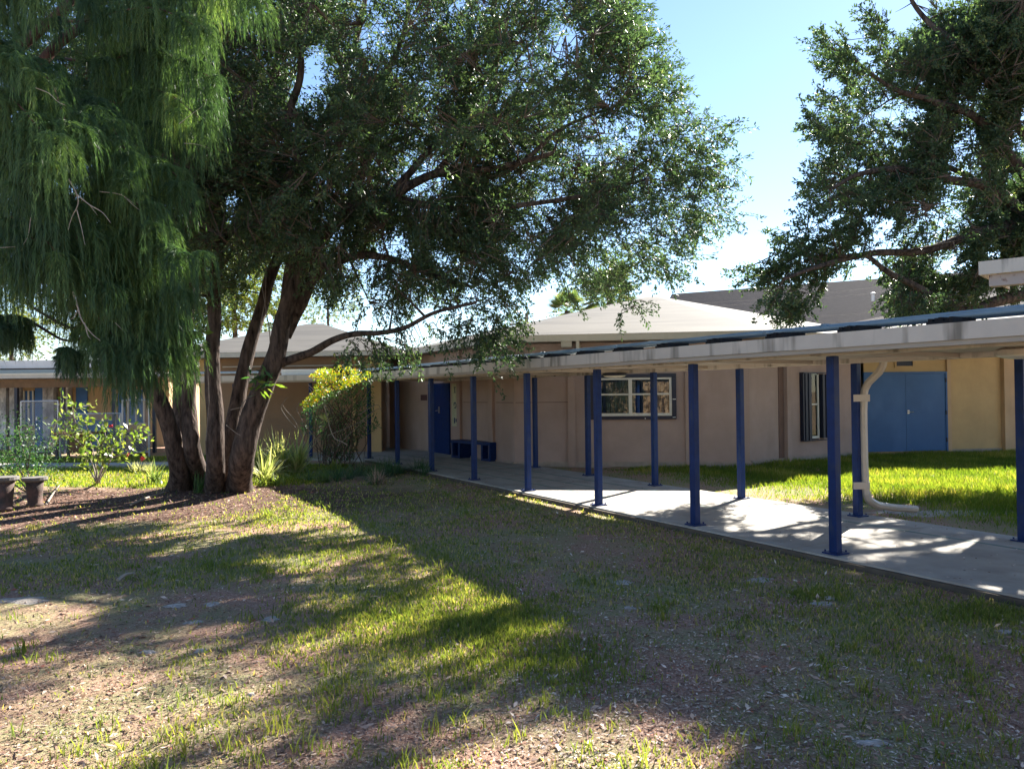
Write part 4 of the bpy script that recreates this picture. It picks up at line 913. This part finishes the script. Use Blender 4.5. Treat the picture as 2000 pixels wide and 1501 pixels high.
def weeping_tree():
    root = empty('weeping_evergreen', (-9.2, 9.2, 0), 'fine-leaved weeping evergreen hanging over the left foreground', 'tree')
    T = Tree()
    T.limb([(-9.2, 9.2, -.1), (-9.1, 9.2, 2), (-8.7, 9.4, 4.5), (-8.3, 9.6, 7), (-8., 9.8, 9.5)], .28, .1, 12, .04, .1)
    def pl(pts, y0, dy=0.): n = len(pts) - 1; return [D(u, v, y0 + dy * i / n) for i, (u, v) in enumerate(pts)]
    T.limb([(-8.9, 9.3, 3.2)] + pl([(-60, 180), (40, 90), (120, 20), (180, -60)], 9.3, .5), .09, .05, 9, .03)
    T.limb([(-8.95, 9.3, 2.8)] + pl([(-40, 260), (60, 150), (110, 90), (165, 45), (220, -40)], 9.0, .6), .085, .045, 9, .03)
    # boughs and the tufts that hang from them (photo outline as the crown's shape)
    poly = [(-120, -120), (470, -120), (495, 5), (455, 40), (425, 60), (432, 120), (420, 180), (395, 215), (385, 270), (370, 330), (345, 345), (350, 420), (320, 450), (330, 475), (372, 500), (378, 545), (345, 570), (330, 600),
            (345, 640), (335, 690), (300, 700), (290, 640), (255, 660), (262, 715), (235, 735), (210, 690), (150, 700), (150, 640), (110, 610), (60, 560), (0, 560), (-120, 560)]
    def region(n, y0, y1, poly_, sx=0):
        out = []
        while len(out) < n:
            u = RNG.uniform(-120, 500, 200); v = RNG.uniform(-120, 760, 200); ok = inpoly(u, v, poly_)
            for a, b in zip(u[ok], v[ok]): out.append(tuple(D(a, b, RNG.uniform(y0, y1))))
        return out[:n]
    tops = []
    # layered boughs: chains of tufts sloping down to the right, front ones lower
    for (u0, v0, u1, v1, y) in ((-60, 105, 60, 150, 7.6), (60, 150, 130, 240, 7.7), (-80, 190, 95, 270, 7.4), (-40, 250, 110, 330, 7.6), (130, 190, 250, 300, 8.3), (100, 250, 270, 400, 8.2), (-60, 300, 90, 400, 7.7),
                                (170, 40, 400, 60, 8.8), (150, -40, 480, -20, 8.9), (200, 120, 410, 150, 8.9), (240, 200, 390, 230, 8.9), (60, 480, 200, 560, 8.0), (-80, 470, 70, 470, 7.8), (-60, 430, 120, 500, 7.8), (180, 360, 320, 460, 8.5),
                                (200, 480, 370, 500, 8.2), (150, 560, 340, 560, 8.4), (180, 600, 280, 680, 8.3), (230, 330, 350, 350, 8.8), (60, 380, 200, 470, 8.1), (140, 640, 230, 670, 8.3), (130, 665, 240, 705, 8.2), (225, 640, 320, 690, 8.5), (150, 600, 300, 625, 8.4), (240, 600, 345, 640, 8.6), (280, 560, 330, 650, 8.5), (-100, 40, 60, -10, 8.2), (-90, 560, 60, 520, 8.1)):
        a = D(u0, v0, y + .5); b = D(u1, v1, y - .1); n = max(4, int((b - a).length / .16))
        s_ = []
        for k in range(n + 1):
            f = k / n; p = a.lerp(b, f); p.z += .22 * math.sin(f * math.pi) ; s_.append(p)
        T.limb([s_[0] + Vector((-.8, .6, .3)), s_[0], s_[len(s_) // 2], s_[-1]], .02, .006, 5, .02)
        tops += [(tuple(p + Vector((random.gauss(0, .07), random.gauss(0, .1), random.gauss(0, .05)))), 1.) for p in s_ for _ in (0, 1)]
    tops += [(p, .8) for p in region(190, 8.9, 10.6, poly)]; nfront = len(tops) - 190
    thin = [(-60, 590), (40, 620), (150, 690), (120, 700), (60, 660), (0, 640), (-60, 660)]
    tops += [(p, .5) for p in region(46, 8, 9.4, thin)]
    P0 = np.array([t[0] for t in tops]); sc = np.array([t[1] for t in tops])
    gp = [(330, 250, 12, 10), (100, 640, 55, 40)]
    u, v = proj(P0); ok = np.ones(len(P0), bool)
    for (gu, gv, ga, gb) in gp: ok &= ((u - gu) / ga) ** 2 + ((v - gv) / gb) ** 2 > 1
    P0 = P0[ok]; sc = sc[ok]; n = len(P0); NB = 15; NL = 42
    # drooping branchlets: leave the top outward then hang
    az = RNG.uniform(0, 2 * np.pi, (n, NB)); out = RNG.uniform(.05, .26, (n, NB)) * sc[:, None]; ln = RNG.uniform(.28, .62, (n, NB)) * sc[:, None]
    ox = np.cos(az) * out + .06; oy = np.sin(az) * out
    f = RNG.random((n, NB, NL))
    px = P0[:, None, None, 0] + ox[..., None] * np.sqrt(f) * 1.0; py = P0[:, None, None, 1] + oy[..., None] * np.sqrt(f)
    pz = P0[:, None, None, 2] + .06 * np.sin(f * 3.1) - ln[..., None] * f ** 1.5
    pos = np.stack([px, py, pz], -1).reshape(-1, 3)
    az2 = np.repeat(az.ravel(), NL) + RNG.normal(size=len(pos)) * .8; ff = f.ravel()
    slope = .75 * (1 - ff) + .22
    dr = np.stack([np.cos(az2) * slope + .08, np.sin(az2) * slope, -(.35 + ff * 1.0) * np.ones(len(pos))], -1) + RNG.normal(size=(len(pos), 3)) * .14
    L = RNG.uniform(.06, .125, len(pos)); dr = unit(dr); S = unit(np.cross(dr, RNG.normal(size=dr.shape) * .5 + np.array([0, -1, 0.3]))) * .0034
    V = np.stack([pos - S, pos + S, pos + dr * L[:, None]], 1).reshape(-1, 3)
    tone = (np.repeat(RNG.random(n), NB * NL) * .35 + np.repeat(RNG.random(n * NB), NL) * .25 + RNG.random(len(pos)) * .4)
    bt = np.array([.45 + .5 * mnoise.noise((p[0] * 1.6, p[1] * 1.6, p[2] * 1.6)) for p in P0]) + np.where(np.arange(n) < nfront, .12, -.2)  # shade between boughs put into the tone: front lighter, filler behind darker
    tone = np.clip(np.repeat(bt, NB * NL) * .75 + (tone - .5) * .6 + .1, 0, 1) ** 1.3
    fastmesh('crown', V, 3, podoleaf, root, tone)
    T.limbs.build('trunk', bark2, root, smooth=True)
    dead = MB()                                            # pale dead twigs that show against the green
    def tw(pts, y, r=.011):
        r *= .62; q = [D(u, v, y) for u, v in pts]; dead.tube(catmull(q, 4), [r * (1 - .7 * i / (len(q) * 4 - 4)) for i in range(len(q) * 4 - 3)], 5)
    tw([(70, 172), (95, 182), (112, 198), (128, 206)], 7.4, .008)
    tw([(134, 350), (150, 380), (152, 400), (140, 425), (133, 450)], 7.5, .013); tw([(150, 380), (175, 400), (200, 415), (216, 435)], 7.5, .012); tw([(150, 410), (158, 440), (166, 478)], 7.5, .009); tw([(175, 400), (190, 420)], 7.5, .006)
    tw([(195, 374), (235, 380), (262, 398)], 7.9, .009); tw([(240, 382), (262, 402), (275, 412)], 7.9, .007); tw([(350, 242), (372, 225), (395, 208)], 8.4, .007); tw([(360, 280), (385, 282), (410, 290)], 8.4, .006)
    tw([(143, 570), (152, 600), (160, 625), (178, 650), (196, 665)], 7.8, .016); tw([(152, 605), (145, 618), (135, 625)], 7.8, .009); tw([(165, 630), (172, 655), (178, 662)], 7.8, .01); tw([(-10, 484), (30, 482)], 7.4, .008)
    tw([(60, 425), (55, 460), (45, 478)], 7.5, .006); tw([(225, 630), (245, 650)], 7.9, .005)
    dead.build('dead_twigs', twigpale, root)
weeping_tree()

# ------------------------------------------------------------------ shrubs and plants
def shrub_fan():
    b = G(655, 905); root = empty('croton_shrub', b, 'tall bare-stemmed shrub topped with lit yellow green leaves beside the canopy', 'shrub')
    dk = MB(); pl_ = MB(); tips = []
    for k in range(55):
        u0 = random.gauss(655, 22); p = G(u0, random.uniform(898, 910)); q1 = D(u0 + random.gauss(0, 22), random.uniform(830, 870), b.y + random.uniform(-.4, .4))
        q2 = D(random.uniform(600, 725), random.uniform(735, 810), b.y + random.uniform(-.6, .6)); c = catmull([p, q1, q1.lerp(q2, .5) + Vector((random.gauss(0, .09), random.gauss(0, .1), random.gauss(0, .06))), q2], 4)
        r = random.uniform(.007, .014); (pl_ if random.random() < .2 else dk).tube(c, [r * (1 - .6 * i / (len(c) - 1)) for i in range(len(c))], 4, cap=False); tips += c[6:]
    for pts in ([(605, 905), (588, 850), (560, 815), (549, 795), (556, 782), (562, 775)], [(590, 852), (575, 820), (558, 800), (552, 790)], [(596, 850), (590, 820), (580, 800), (584, 785)], [(640, 850), (700, 825), (730, 802), (752, 795)],
                [(660, 870), (690, 840), (722, 812)], [(640, 800), (634, 790), (646, 808)], [(700, 810), (735, 790), (745, 802)], [(620, 860), (600, 830), (612, 800), (640, 788), (650, 806)]):
        q = catmull([D(u, v, b.y - .5) for u, v in pts], 5); pl_.tube(q, [.012 * (1 - .6 * i / (len(q) - 1)) for i in range(len(q))], 5)
    cut = [D(633, 792, b.y - .6), D(650, 850, b.y - .65), D(668, 862, b.y - .7), D(678, 868, b.y - .7)]; cm = MB().tube(catmull(cut, 4), [.012] * 13, 6); 
    pl_.build('pale_stems', twiggrey, root); dk.build('stems', twigdark, root); cm.build('cut_stem', twigpale, root)
    def clump(poly, n, y0, y1, m, ll, lw, name, up_=.4):
        P = []
        while len(P) < n:
            u = RNG.uniform(540, 770, 4000); v = RNG.uniform(700, 900, 4000); ok = inpoly(u, v, poly)
            P += [tuple(D(a, c, RNG.uniform(y0, y1))) for a, c in zip(u[ok], v[ok])]
        P = np.array(P[:n]); q = fnoise(P, 3.2, 2.); P = P[q > (-.22 if name == 'lit_leaves' else -.2)]
        d = unit(RNG.normal(size=P.shape) + [0, -.2, up_]); n_ = len(P)
        fastmesh(name, leafquads(P, d, ll * RNG.uniform(.6, 1.3, n_), lw * RNG.uniform(.7, 1.2, n_), RNG.normal(size=P.shape) + [0, 0, .8], .2), 4, m, root, RNG.random(n_))
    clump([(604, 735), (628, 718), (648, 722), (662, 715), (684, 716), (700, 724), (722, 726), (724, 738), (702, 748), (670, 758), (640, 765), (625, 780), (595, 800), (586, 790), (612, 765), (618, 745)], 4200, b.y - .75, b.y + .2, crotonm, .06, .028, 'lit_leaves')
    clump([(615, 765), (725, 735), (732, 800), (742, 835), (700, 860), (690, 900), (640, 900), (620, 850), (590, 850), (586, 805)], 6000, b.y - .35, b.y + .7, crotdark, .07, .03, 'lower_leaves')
    c = D(634, 820, b.y - .6); n = 26; fastmesh('bromeliad_leaves', leafquads(np.repeat([tuple(c)], n, 0), unit(RNG.normal(size=(n, 3)) + [0, 0, .5]), .22, .03), 4, strapm, root, RNG.uniform(.6, 1, n))
shrub_fan()

def straps(mesh_root, c, n, ln, wd, spread, m, name, up_=1.0, seg=4, tone=(0, 1)):
    """arching strap leaves from a crown at c"""
    V = []; val = []
    for i in range(n):
        a = random.uniform(0, 6.283); L = ln * random.uniform(.6, 1.2); o = random.uniform(.15, 1) * spread; w0 = wd * random.uniform(.7, 1.2); d = Vector((math.cos(a), math.sin(a), 0)); sd_ = Vector((-d.y, d.x, 0))
        st = Vector(c) + Vector((random.gauss(0, .05), random.gauss(0, .05), 0)); prev = None; tv = random.uniform(*tone)
        for k in range(seg + 1):
            f = k / seg; p = st + d * (L * o * f) + Vector((0, 0, L * (up_ * f - .75 * o * f * f)))
            w_ = w0 * (1 - f ** 1.6) + .001
            cur = (p - sd_ * w_ / 2, p + sd_ * w_ / 2)
            if prev: V += [prev[0], prev[1], cur[1], cur[0]]; val.append(tv)
            prev = cur
    return fastmesh(name, np.array([tuple(x) for x in V]), 4, m, mesh_root, val)
def strap_plant(u, v, n, ln, wd, spread, m, label, cat='plant', group=None, up_=1., tone=(0, 1), k=1, sx=.0, name='strap_plant'):
    c = G(u, v, -.07); root = empty(name, c, label, cat, group)
    for i in range(k):
        q = c + Vector((random.gauss(0, sx), random.gauss(0, sx * .7), 0)); straps(root, q, n, ln, wd, spread, m, 'leaves', up_, tone=tone)
strap_plant(545, 925, 90, 1.15, .05, .85, strapm, 'pale arching spider lily clump right of the trunks', tone=(.4, 1), k=4, sx=.28)
strap_plant(518, 942, 80, .8, .055, 1.1, strapm, 'bleached low lily leaves at the foot of the rightmost trunk', tone=(.5, 1), k=1, sx=.2)
strap_plant(572, 948, 50, .28, .03, .9, bushm, 'small bright green seedling patch beside the lily clump', k=2, sx=.25, tone=(.5, 1))
strap_plant(305, 945, 34, .62, .04, .7, strapm, 'green sword leaves left of the trunks', tone=(.1, .6))
strap_plant(385, 962, 40, .5, .03, .6, crotdark, 'dark sword leaves in front of the trunk clump', k=2, sx=.2)
strap_plant(715, 932, 60, .75, .010, 1.1, crotdark, 'dark wispy grass mound under the shrub', k=16, sx=.75, up_=.7)
strap_plant(785, 922, 60, .7, .010, 1.1, crotdark, 'dark wispy grass spilling onto the walk edge', k=11, sx=.5, up_=.7)
strap_plant(738, 945, 120, .55, .014, 1., chipm, 'dried brown grass tuft before the dark mound', tone=(.35, .8), k=1, up_=.8)
strap_plant(640, 942, 80, .35, .014, 1., strapm, 'low green grass tuft under the bare shrub', k=2, sx=.3, tone=(0, .3))
strap_plant(270, 925, 60, .35, .03, .9, strapm, 'yellowing fern-like clump beside the leafy bush', tone=(.7, 1), k=2, sx=.25)
strap_plant(655, 915, 14, .3, .06, .8, bushm, 'single lit seedling in the shade of the shrub', tone=(.8, 1))

def bush(root_uv, twig_paths, y, m, leafn, ll, lw, label, name='leafy_bush', spread=.12, dark=False, tone=(0, 1)):
    b = G(*root_uv, -.06); root = empty(name, b, label, 'bush'); tw = MB(); P = []
    for pts in twig_paths:
        q = catmull([D(u, v, y + random.uniform(-.25, .25)) for u, v in pts], 5); q[0] = b + Vector((random.gauss(0, .06), random.gauss(0, .06), 0)) if pts[0][1] > root_uv[1] - 20 else q[0]
        tw.tube(q, [.016 * (1 - .7 * i / (len(q) - 1)) for i in range(len(q))], 5); P += [tuple(x) for x in q[len(q) // 3:]]
    tw.build('stems', twigdark if dark else twiggrey, root)
    P = np.array(P); k = RNG.integers(0, len(P), leafn); Q = P[k] + RNG.normal(size=(leafn, 3)) * spread
    fastmesh('leaves', leafquads(Q, unit(RNG.normal(size=Q.shape) + [0, 0, .5]), ll * RNG.uniform(.6, 1.2, leafn), lw * RNG.uniform(.7, 1.2, leafn), RNG.normal(size=Q.shape) + [0, 0, .6], .2), 4, m, root, RNG.uniform(*tone, leafn))
    return root
bush((190, 945), [[(190, 945), (185, 900), (175, 860), (150, 830), (140, 790)], [(190, 945), (200, 900), (190, 860), (172, 840), (165, 815)], [(190, 945), (215, 900), (222, 870), (240, 840), (262, 830)], [(190, 945), (205, 905), (215, 875), (250, 860), (290, 850)],
                  [(190, 945), (180, 905), (160, 870), (135, 850), (118, 848)], [(190, 945), (200, 910), (230, 890), (270, 885)], [(190, 945), (190, 900), (205, 850), (200, 828)], [(190, 945), (175, 915), (165, 890), (150, 895)]],
     G(190, 945).y, bushm, 520, .13, .06, 'sunlit open bush with broad yellow green leaves at left', name='flowering_bush', spread=.1)
fb = [o for o in COL.objects if o.name == 'flowering_bush'][0]
for (u, v) in ((217, 830), (250, 887), (278, 895)):
    c = np.array(D(u, v, G(190, 945).y - .2)); fastmesh('blossom', leafquads(np.repeat([c], 10, 0), unit(RNG.normal(size=(10, 3))), .06, .045), 4, mat('pink_petals', (.65, .08, .10), .6, .1), fb, RNG.random(10))
bush((60, 965), [[(60, 965), (55, 920), (60, 880), (75, 850)], [(60, 965), (40, 920), (20, 880), (10, 840)], [(60, 965), (70, 930), (85, 900), (90, 870)], [(60, 965), (30, 930), (0, 910), (-30, 880)], [(60, 965), (50, 900), (40, 860), (35, 830)], [(60, 965), (75, 940), (85, 925)], [(60, 965), (20, 940), (-10, 900), (-20, 850)]],
     13.9, crotdark, 2600, .06, .024, 'dark small-leaved bush behind the two urns', spread=.17, dark=True)
bush((95, 880), [[(95, 880), (100, 850), (120, 800), (125, 770)], [(95, 880), (110, 850), (140, 810), (170, 780)], [(95, 880), (120, 850), (150, 800), (178, 790)]], 19., bushm, 60, .16, .07, 'thin sapling with a few lit leaves before the far fence', name='sapling', spread=.14)

def palm(u, v, y, lenf, nfr, label):
    c = D(u, v, y); root = empty('palm_tree', (c.x, y, 0), label, 'palm', 'cabbage palms behind the cream roof')
    MB().tube([(c.x, y, -.1), (c.x + .1, y, c.z / 2), (c.x, y, c.z)], [.2, .17, .16], 10).build('trunk', bark, root)
    V = []; val = []
    for i in range(nfr):
        a = random.uniform(0, 6.283); el = random.uniform(-.7, 1.2); d = Vector((math.cos(a) * math.cos(el), math.sin(a) * math.cos(el), math.sin(el))); hub = c + d * lenf * .55
        s_ = d.cross(Vector((0, 0, 1))).normalized(); t_ = s_.cross(d)
        for k in range(22):
            th = -1.9 + 3.8 * k / 21; q = d * math.cos(th) + s_ * math.sin(th); q = (q + t_ * .12 + Vector((0, 0, -.25))).normalized(); L = lenf * .62 * (.75 + .25 * math.cos(th)); w_ = q.cross(t_).normalized() * .028 * lenf
            V += [hub - w_ * .3, hub + q * L * .45 - w_, hub + q * L, hub + q * L * .45 + w_]; val.append(random.random())
        V += [c, c + Vector((.02, 0, .02)), hub, hub + Vector((0, 0, -.03))]; val.append(.6)
    fastmesh('crown', np.array([tuple(x) for x in V]), 4, palmm, root, val)
palm(1108, 607, 42, 1.25, 34, 'smaller palm crown left above the cream roof')
palm(1190, 578, 40, 1.7, 44, 'taller palm crown directly above the cream roof')
palm(1800, 605, 30, 1.1, 30, 'palm crown peeking behind the right tree before the dark roof')

def far_tree(u, v, y, rx, rz, n, label, m=farleaf):
    c = D(u, v, y); root = empty('far_tree', (c.x, y, 0), label, 'tree', 'distant trees beyond the buildings')
    T = Tree(); T.limb([(c.x, y, -.1), (c.x + .1, y, c.z * .5), (c.x, y, c.z)], .22, .08, 8)
    ell = [(c.x, y, c.z, rx, rx, rz)]
    pts = sample_crown(int(n / 22), ell, None, (), .6, -.15, u * .01); T.grow(pts[:60], .02, 4)
    T.limbs.build('trunk', bark, root); tw = MB(); V, t = twigs_leaves(T, pts, 22, .16, .07, .6, .1, wood_mb=tw, cen=np.array(c))
    fastmesh('crown', V, 4, m, root, t)
def rear_tree(x, y, z, r, n, label):
    root = empty('courtyard_tree', (x, y, 0), label, 'tree', 'trees mirrored in the wide window'); T = Tree()
    T.limb([(x, y, -.1), (x + .1, y, z * .5), (x, y, z)], .12, .04, 8); pts = sample_crown2(n, x, y, z, r); T.grow(pts[:40], .012, 4)
    T.limbs.build('trunk', bark, root); tw = MB(); V, t = twigs_leaves(T, pts, 18, .11, .05, .4, .1, wood_mb=tw, cen=np.array([x, y, z]))
    fastmesh('crown', V, 4, oakleaf, root, t)
def sample_crown2(n, x, y, z, r): return np.array([x, y, z]) + unit(RNG.normal(size=(n, 3))) * (RNG.random((n, 1)) ** .4) * np.array([r, r * .8, r])
rear_tree(-.9, -6.0, 1.9, 1.9, 1100, 'dark bushy tree mirrored in the left half of the wide window')
rear_tree(4.8, -5.2, 4.4, 1.5, 200, 'thin tree whose shadow is mirrored in the right half of the wide window')
far_tree(20, 650, 42, 4.2, 2.2, 9000, 'yellow green tree beyond the far left building')
far_tree(-120, 600, 48, 6, 4, 9000, 'tall tree beyond the far building at the left frame edge')
far_tree(640, 600, 60, 3.2, 1.2, 4000, 'low distant tree seen over the left cream roof')
far_tree(455, 545, 38, 3.6, 2.6, 34000, 'light green tree showing between the trunks')
far_tree(320, 560, 36, 3.0, 2.6, 24000, 'darker tree beyond the roofs left of the trunks', oakleaf)
far_tree(1160, 600, 46, 2.2, 1.6, 4000, 'bushy tree between the two palms')

# ------------------------------------------------------------------ ground cover
def grass_zone(P):
    """0..1 grass density over the lawns"""
    x, y = P[:, 0], P[:, 1]
    q = fnoise(np.c_[x, y, 0 * x], .55, 3.) + .6 * fnoise(np.c_[x, y, 0 * x], 1.9, 8.)
    return q
def blades(P, h, w_, m, name, label, lean=.45, tone=None):
    n = len(P); a = RNG.uniform(0, 2 * np.pi, n); d = np.stack([np.cos(a), np.sin(a), 0 * a], 1); s = np.stack([-np.sin(a + .6), np.cos(a + .6), 0 * a], 1) * w_[:, None] / 2
    ln = (RNG.random(n) * lean + .08)[:, None] * h[:, None]; top = P + d * ln; top[:, 2] += h
    mid = P + d * ln * .35; mid[:, 2] += h * .55
    V = np.stack([P - s, P + s, mid + s * .8, top, mid - s * .8], 1).reshape(-1, 3)
    o = fastmesh(name, V, 5, m, None, RNG.random(n) if tone is None else tone); tag(o, label, 'grass', kind='stuff'); return o
def scatter(n, ymin, ymax, cond, pw=1.0):
    """points on the lawn inside the view, denser near the camera"""
    out = []; tot = 0
    while tot < n:
        y = ymin * (ymax / ymin) ** RNG.random(20000) if pw == 1 else ymin + (ymax - ymin) * RNG.random(20000)
        x = y * RNG.uniform(-.72, .74, 20000); P = np.c_[x, y]; P = P[cond(P)]; out.append(P); tot += len(P)
    return np.concatenate(out)[:n]
def lift(P2, dz=0.):
    return np.c_[P2, [gheight(a, b) + dz for a, b in P2]]
acr = lambda P: (P[:, 0] - PX0[0]) * NU[0] + (P[:, 1] - PX0[1]) * NU[1]
near = lambda P: (acr(P) < -.24) & (P[:, 1] < 21) 
cyard = lambda P: (acr(P) > 2.72) & (P[:, 1] < 22.3 - .0 * P[:, 0]) & (P[:, 1] < 18.7 + np.clip(P[:, 0] - 5.8, 0, 5) * .68)
def lawn():
    # short sparse turf
    P = scatter(120000, 3.2, 20, near); q = grass_zone(P)
    dens = np.clip(.42 + .25 * ((across(P[:, 0], P[:, 1]) > -4.4) & (P[:, 1] > 6)) + q * 1.1 - .3 * np.clip((7.5 - P[:, 1]) / 3, 0, 1), .04, 1)
    bare = (P[:, 1] > 12.3) & (P[:, 0] < -4.2); dens[bare] *= .25
    P = P[RNG.random(len(P)) < dens]; y = P[:, 1]
    h = RNG.uniform(.01, .036, len(P)) * (1 + .04 * y); w_ = .004 + .0011 * y * RNG.uniform(.7, 1.2, len(P))
    blades(lift(P), h, w_, grassm, 'lawn_grass', 'thin patchy grass over brown mulch in the foreground', .8)
    # taller tufts
    C = scatter(1150, 3.2, 15, near); qc = grass_zone(C); C = C[(qc > -.25) & ~((C[:, 1] > 11.5) & (C[:, 0] < -4.2))]; pts = []; hh = []; tn = []
    for c in C:
        k = random.randint(4, 16); hb = (random.uniform(.03, .075) if random.random() < .8 else random.uniform(.08, .14)) * (1 if c[1] < 9 else .8); p = c + RNG.normal(size=(k, 2)) * .035; pts.append(p); hh.append(hb * RNG.uniform(.5, 1.2, k)); tn.append(np.clip(RNG.normal(.35, .12, k) + random.uniform(-.2, .25), 0, .95))
    # a denser tall patch as in the middle of the lawn
    for (u, v, su, sv, k) in ((800, 1195, 110, 32, 2600), (980, 1200, 60, 22, 1600), (700, 1065, 80, 22, 1500), (560, 1010, 80, 12, 900), (900, 1130, 60, 18, 900), (1050, 1260, 70, 30, 1400), (900, 1290, 80, 30, 700), (660, 1330, 30, 25, 200), (1150, 1290, 60, 30, 700), (760, 1180, 90, 40, 700), (950, 1190, 70, 30, 700), (1590, 1150, 30, 8, 260), (1930, 1185, 60, 12, 900), (420, 1090, 60, 12, 400), (560, 1100, 50, 12, 300)):
        p = np.array([tuple(G(random.gauss(u, su), random.gauss(v, sv)))[:2] for _ in range(k)]); p = p[near(p)]; pts.append(p); hh.append(RNG.uniform(.025, .065, len(p)) if v > 1000 else RNG.uniform(.02, .05, len(p))); tn.append(RNG.uniform(.1, .6, len(p)))
    P = np.concatenate(pts); h = np.concatenate(hh); ok = near(P); P = P[ok]; h = h[ok]; tn_ = np.concatenate(tn)[ok]
    blades(lift(P), h, .004 + .0008 * P[:, 1], grassm, 'grass_tufts', 'taller grass tufts standing through the thin lawn', .55, tn_)
    # courtyard
    P = scatter(70000, 8, 22.5, cyard, 0); a = acr(P); q = fnoise(np.c_[P, 0 * a], .8, 5.)
    keep = RNG.random(len(P)) < np.clip((a - 3.4) * .5 + .15 + q * .6, .07, 1); P = P[keep]; a = a[keep]
    h = RNG.uniform(.03, .09, len(P)) * np.clip((a - 2.2) * .5, .5, 1.6)
    q2 = fnoise(np.c_[P, 0 * a], 1.1, 9.); blades(lift(P), h * (1 + .5 * q2), .011 + 0 * h, lushm, 'courtyard_grass', 'dense bright green grass in the courtyard before the doors', .6, np.clip(.4 + .7 * q2 + RNG.normal(size=len(P)) * .22, 0, 1))
    # strip behind the big tree
    P = scatter(26000, 15.5, 26, lambda P: (P[:, 0] < -4.2) & (P[:, 1] > 16.) & ~((P[:, 1] > 20.5) & (P[:, 1] < 22.2)) & (P[:, 1] < 24) , 0)
    blades(lift(P), RNG.uniform(.03, .09, len(P)), .02 + np.zeros(len(P)), lushm, 'back_lawn_grass', 'bright green lawn seen behind the leafy bush', .6)
    # litter
    P = scatter(135000, 3.1, 16, near); q = grass_zone(P); y = P[:, 1]
    dens = np.clip(.75 - q * .8, .2, 1) * np.where(y < 6, 1, np.where((y > 11.3) & (P[:, 0] < -3.5), 1.2, .6)); P = P[RNG.random(len(P)) < dens]; y = P[:, 1]
    mul = ((P[:, 0] + 6.3) / 4.6) ** 2 + ((y - 13.7) / 2.3) ** 2 < 1; n = len(P); L = lift(P, .006); d = RNG.normal(size=(n, 3)) * [1, 1, .22]; ln = RNG.uniform(.008, .026, n) * (1 + .07 * y) * np.where(mul, 1.7, np.where(RNG.random(n) < .12, 1.9, 1)); wd = ln * RNG.uniform(.2, .42, n)
    t = RNG.random(n) ** .9; t = np.where(t > .965, 1., t * np.where(mul, .6, np.where((P[:, 0] < -.3 + .3 * np.sin(3 * y)) & (y < 7), .72, .9)))
    o = fastmesh('leaf_litter', leafquads(L, d, ln, wd, RNG.normal(size=(n, 3)) * .35 + [0, 0, 1], .15), 4, chipm, None, t); tag(o, 'pale and brown leaf and mulch chips on the ground', 'leaf litter', kind='stuff')
lawn()
def walk_litter():
    n = 900; t = RNG.uniform(-3, 15, n); o = np.where(RNG.random(n) < .5, RNG.beta(1, 4, n) * 2.5 - .1, 2.55 - RNG.beta(1, 3, n) * 2.5); P = np.array([tuple(cp(a, b, .006)) for a, b in zip(t, o)])
    o_ = fastmesh('walkway_leaves', leafquads(P, RNG.normal(size=(n, 3)) * [1, 1, .15], RNG.uniform(.02, .05, n), .014, RNG.normal(size=(n, 3)) * .25 + [0, 0, 1], .15), 4, chipm, None, RNG.random(n)); tag(o_, 'small dry leaves scattered on the concrete walk', 'leaf litter', kind='stuff')
walk_litter()
def sand_patches():
    spots = [(1610, 1181, .13, .06), (345, 1183, .12, .05), (415, 1180, .1, .04), (375, 1215, .1, .04), (290, 1272, .11, .035), (392, 1272, .07, .035), (1218, 1127, .14, .06), (1485, 1130, .16, .06), (1230, 1180, .08, .03),
             (1975, 1235, .16, .05), (40, 1175, .3, .08), (1830, 1000, .7, .12), (530, 1208, .12, .05), (490, 1358, .06, .02), (1700, 1445, .2, .05), (1620, 1170, .1, .04), (30, 1265, .1, .03)]
    mb = MB()
    for (u, v, a, b) in spots:
        c = G(u, v, -.07); n = 26; k = len(mb.v); R0 = (a * c.y / 8.5, b * c.y / 8.5 * 2.0)
        z = gheight(c.x, c.y)
        mb.v.append((c.x, c.y, z + .014))
        for ring, rr in ((1, .55), (2, 1.)):
            for j in range(n):
                q = 6.283 * j / n; r = rr * (1 + .8 * mnoise.noise((math.cos(q) * 1.8 + u, math.sin(q) * 1.8 + v, 0))); x = c.x + R0[0] * r * math.cos(q); y = c.y + R0[1] * r * math.sin(q)
                mb.v.append((x, y, gheight(x, y) + (.012 if ring == 1 else -.004)))
        for j in range(n):
            j2 = (j + 1) % n; mb.f.append((k, k + 1 + j, k + 1 + j2)); mb.f.append((k + 1 + j, k + 1 + n + j, k + 1 + n + j2, k + 1 + j2))
    tag(mb.build('sand', sand_m, smooth=True), 'small pale bare sand patches in the lawn', 'sand', kind='stuff')
sand_patches()
# fallen sticks near the trunks
for k, (a, b, lb) in enumerate((((255, 985), (330, 958), 'long pale fallen stick left of the trunk clump'), ((90, 985), (118, 945), 'short pale split stick beside the urn'), ((230, 1132), (262, 1118), 'thin stick on the shaded lawn at left'))):
    p = G(*a, -.04); q = G(*b, -.03); tag(MB().tube(catmull([p, p.lerp(q, .5) + Vector((0, 0, .02)), q], 4), [.018, .018, .017, .016, .015, .013, .012, .01, .008], 6).build('fallen_stick', twigpale), lb, 'stick')
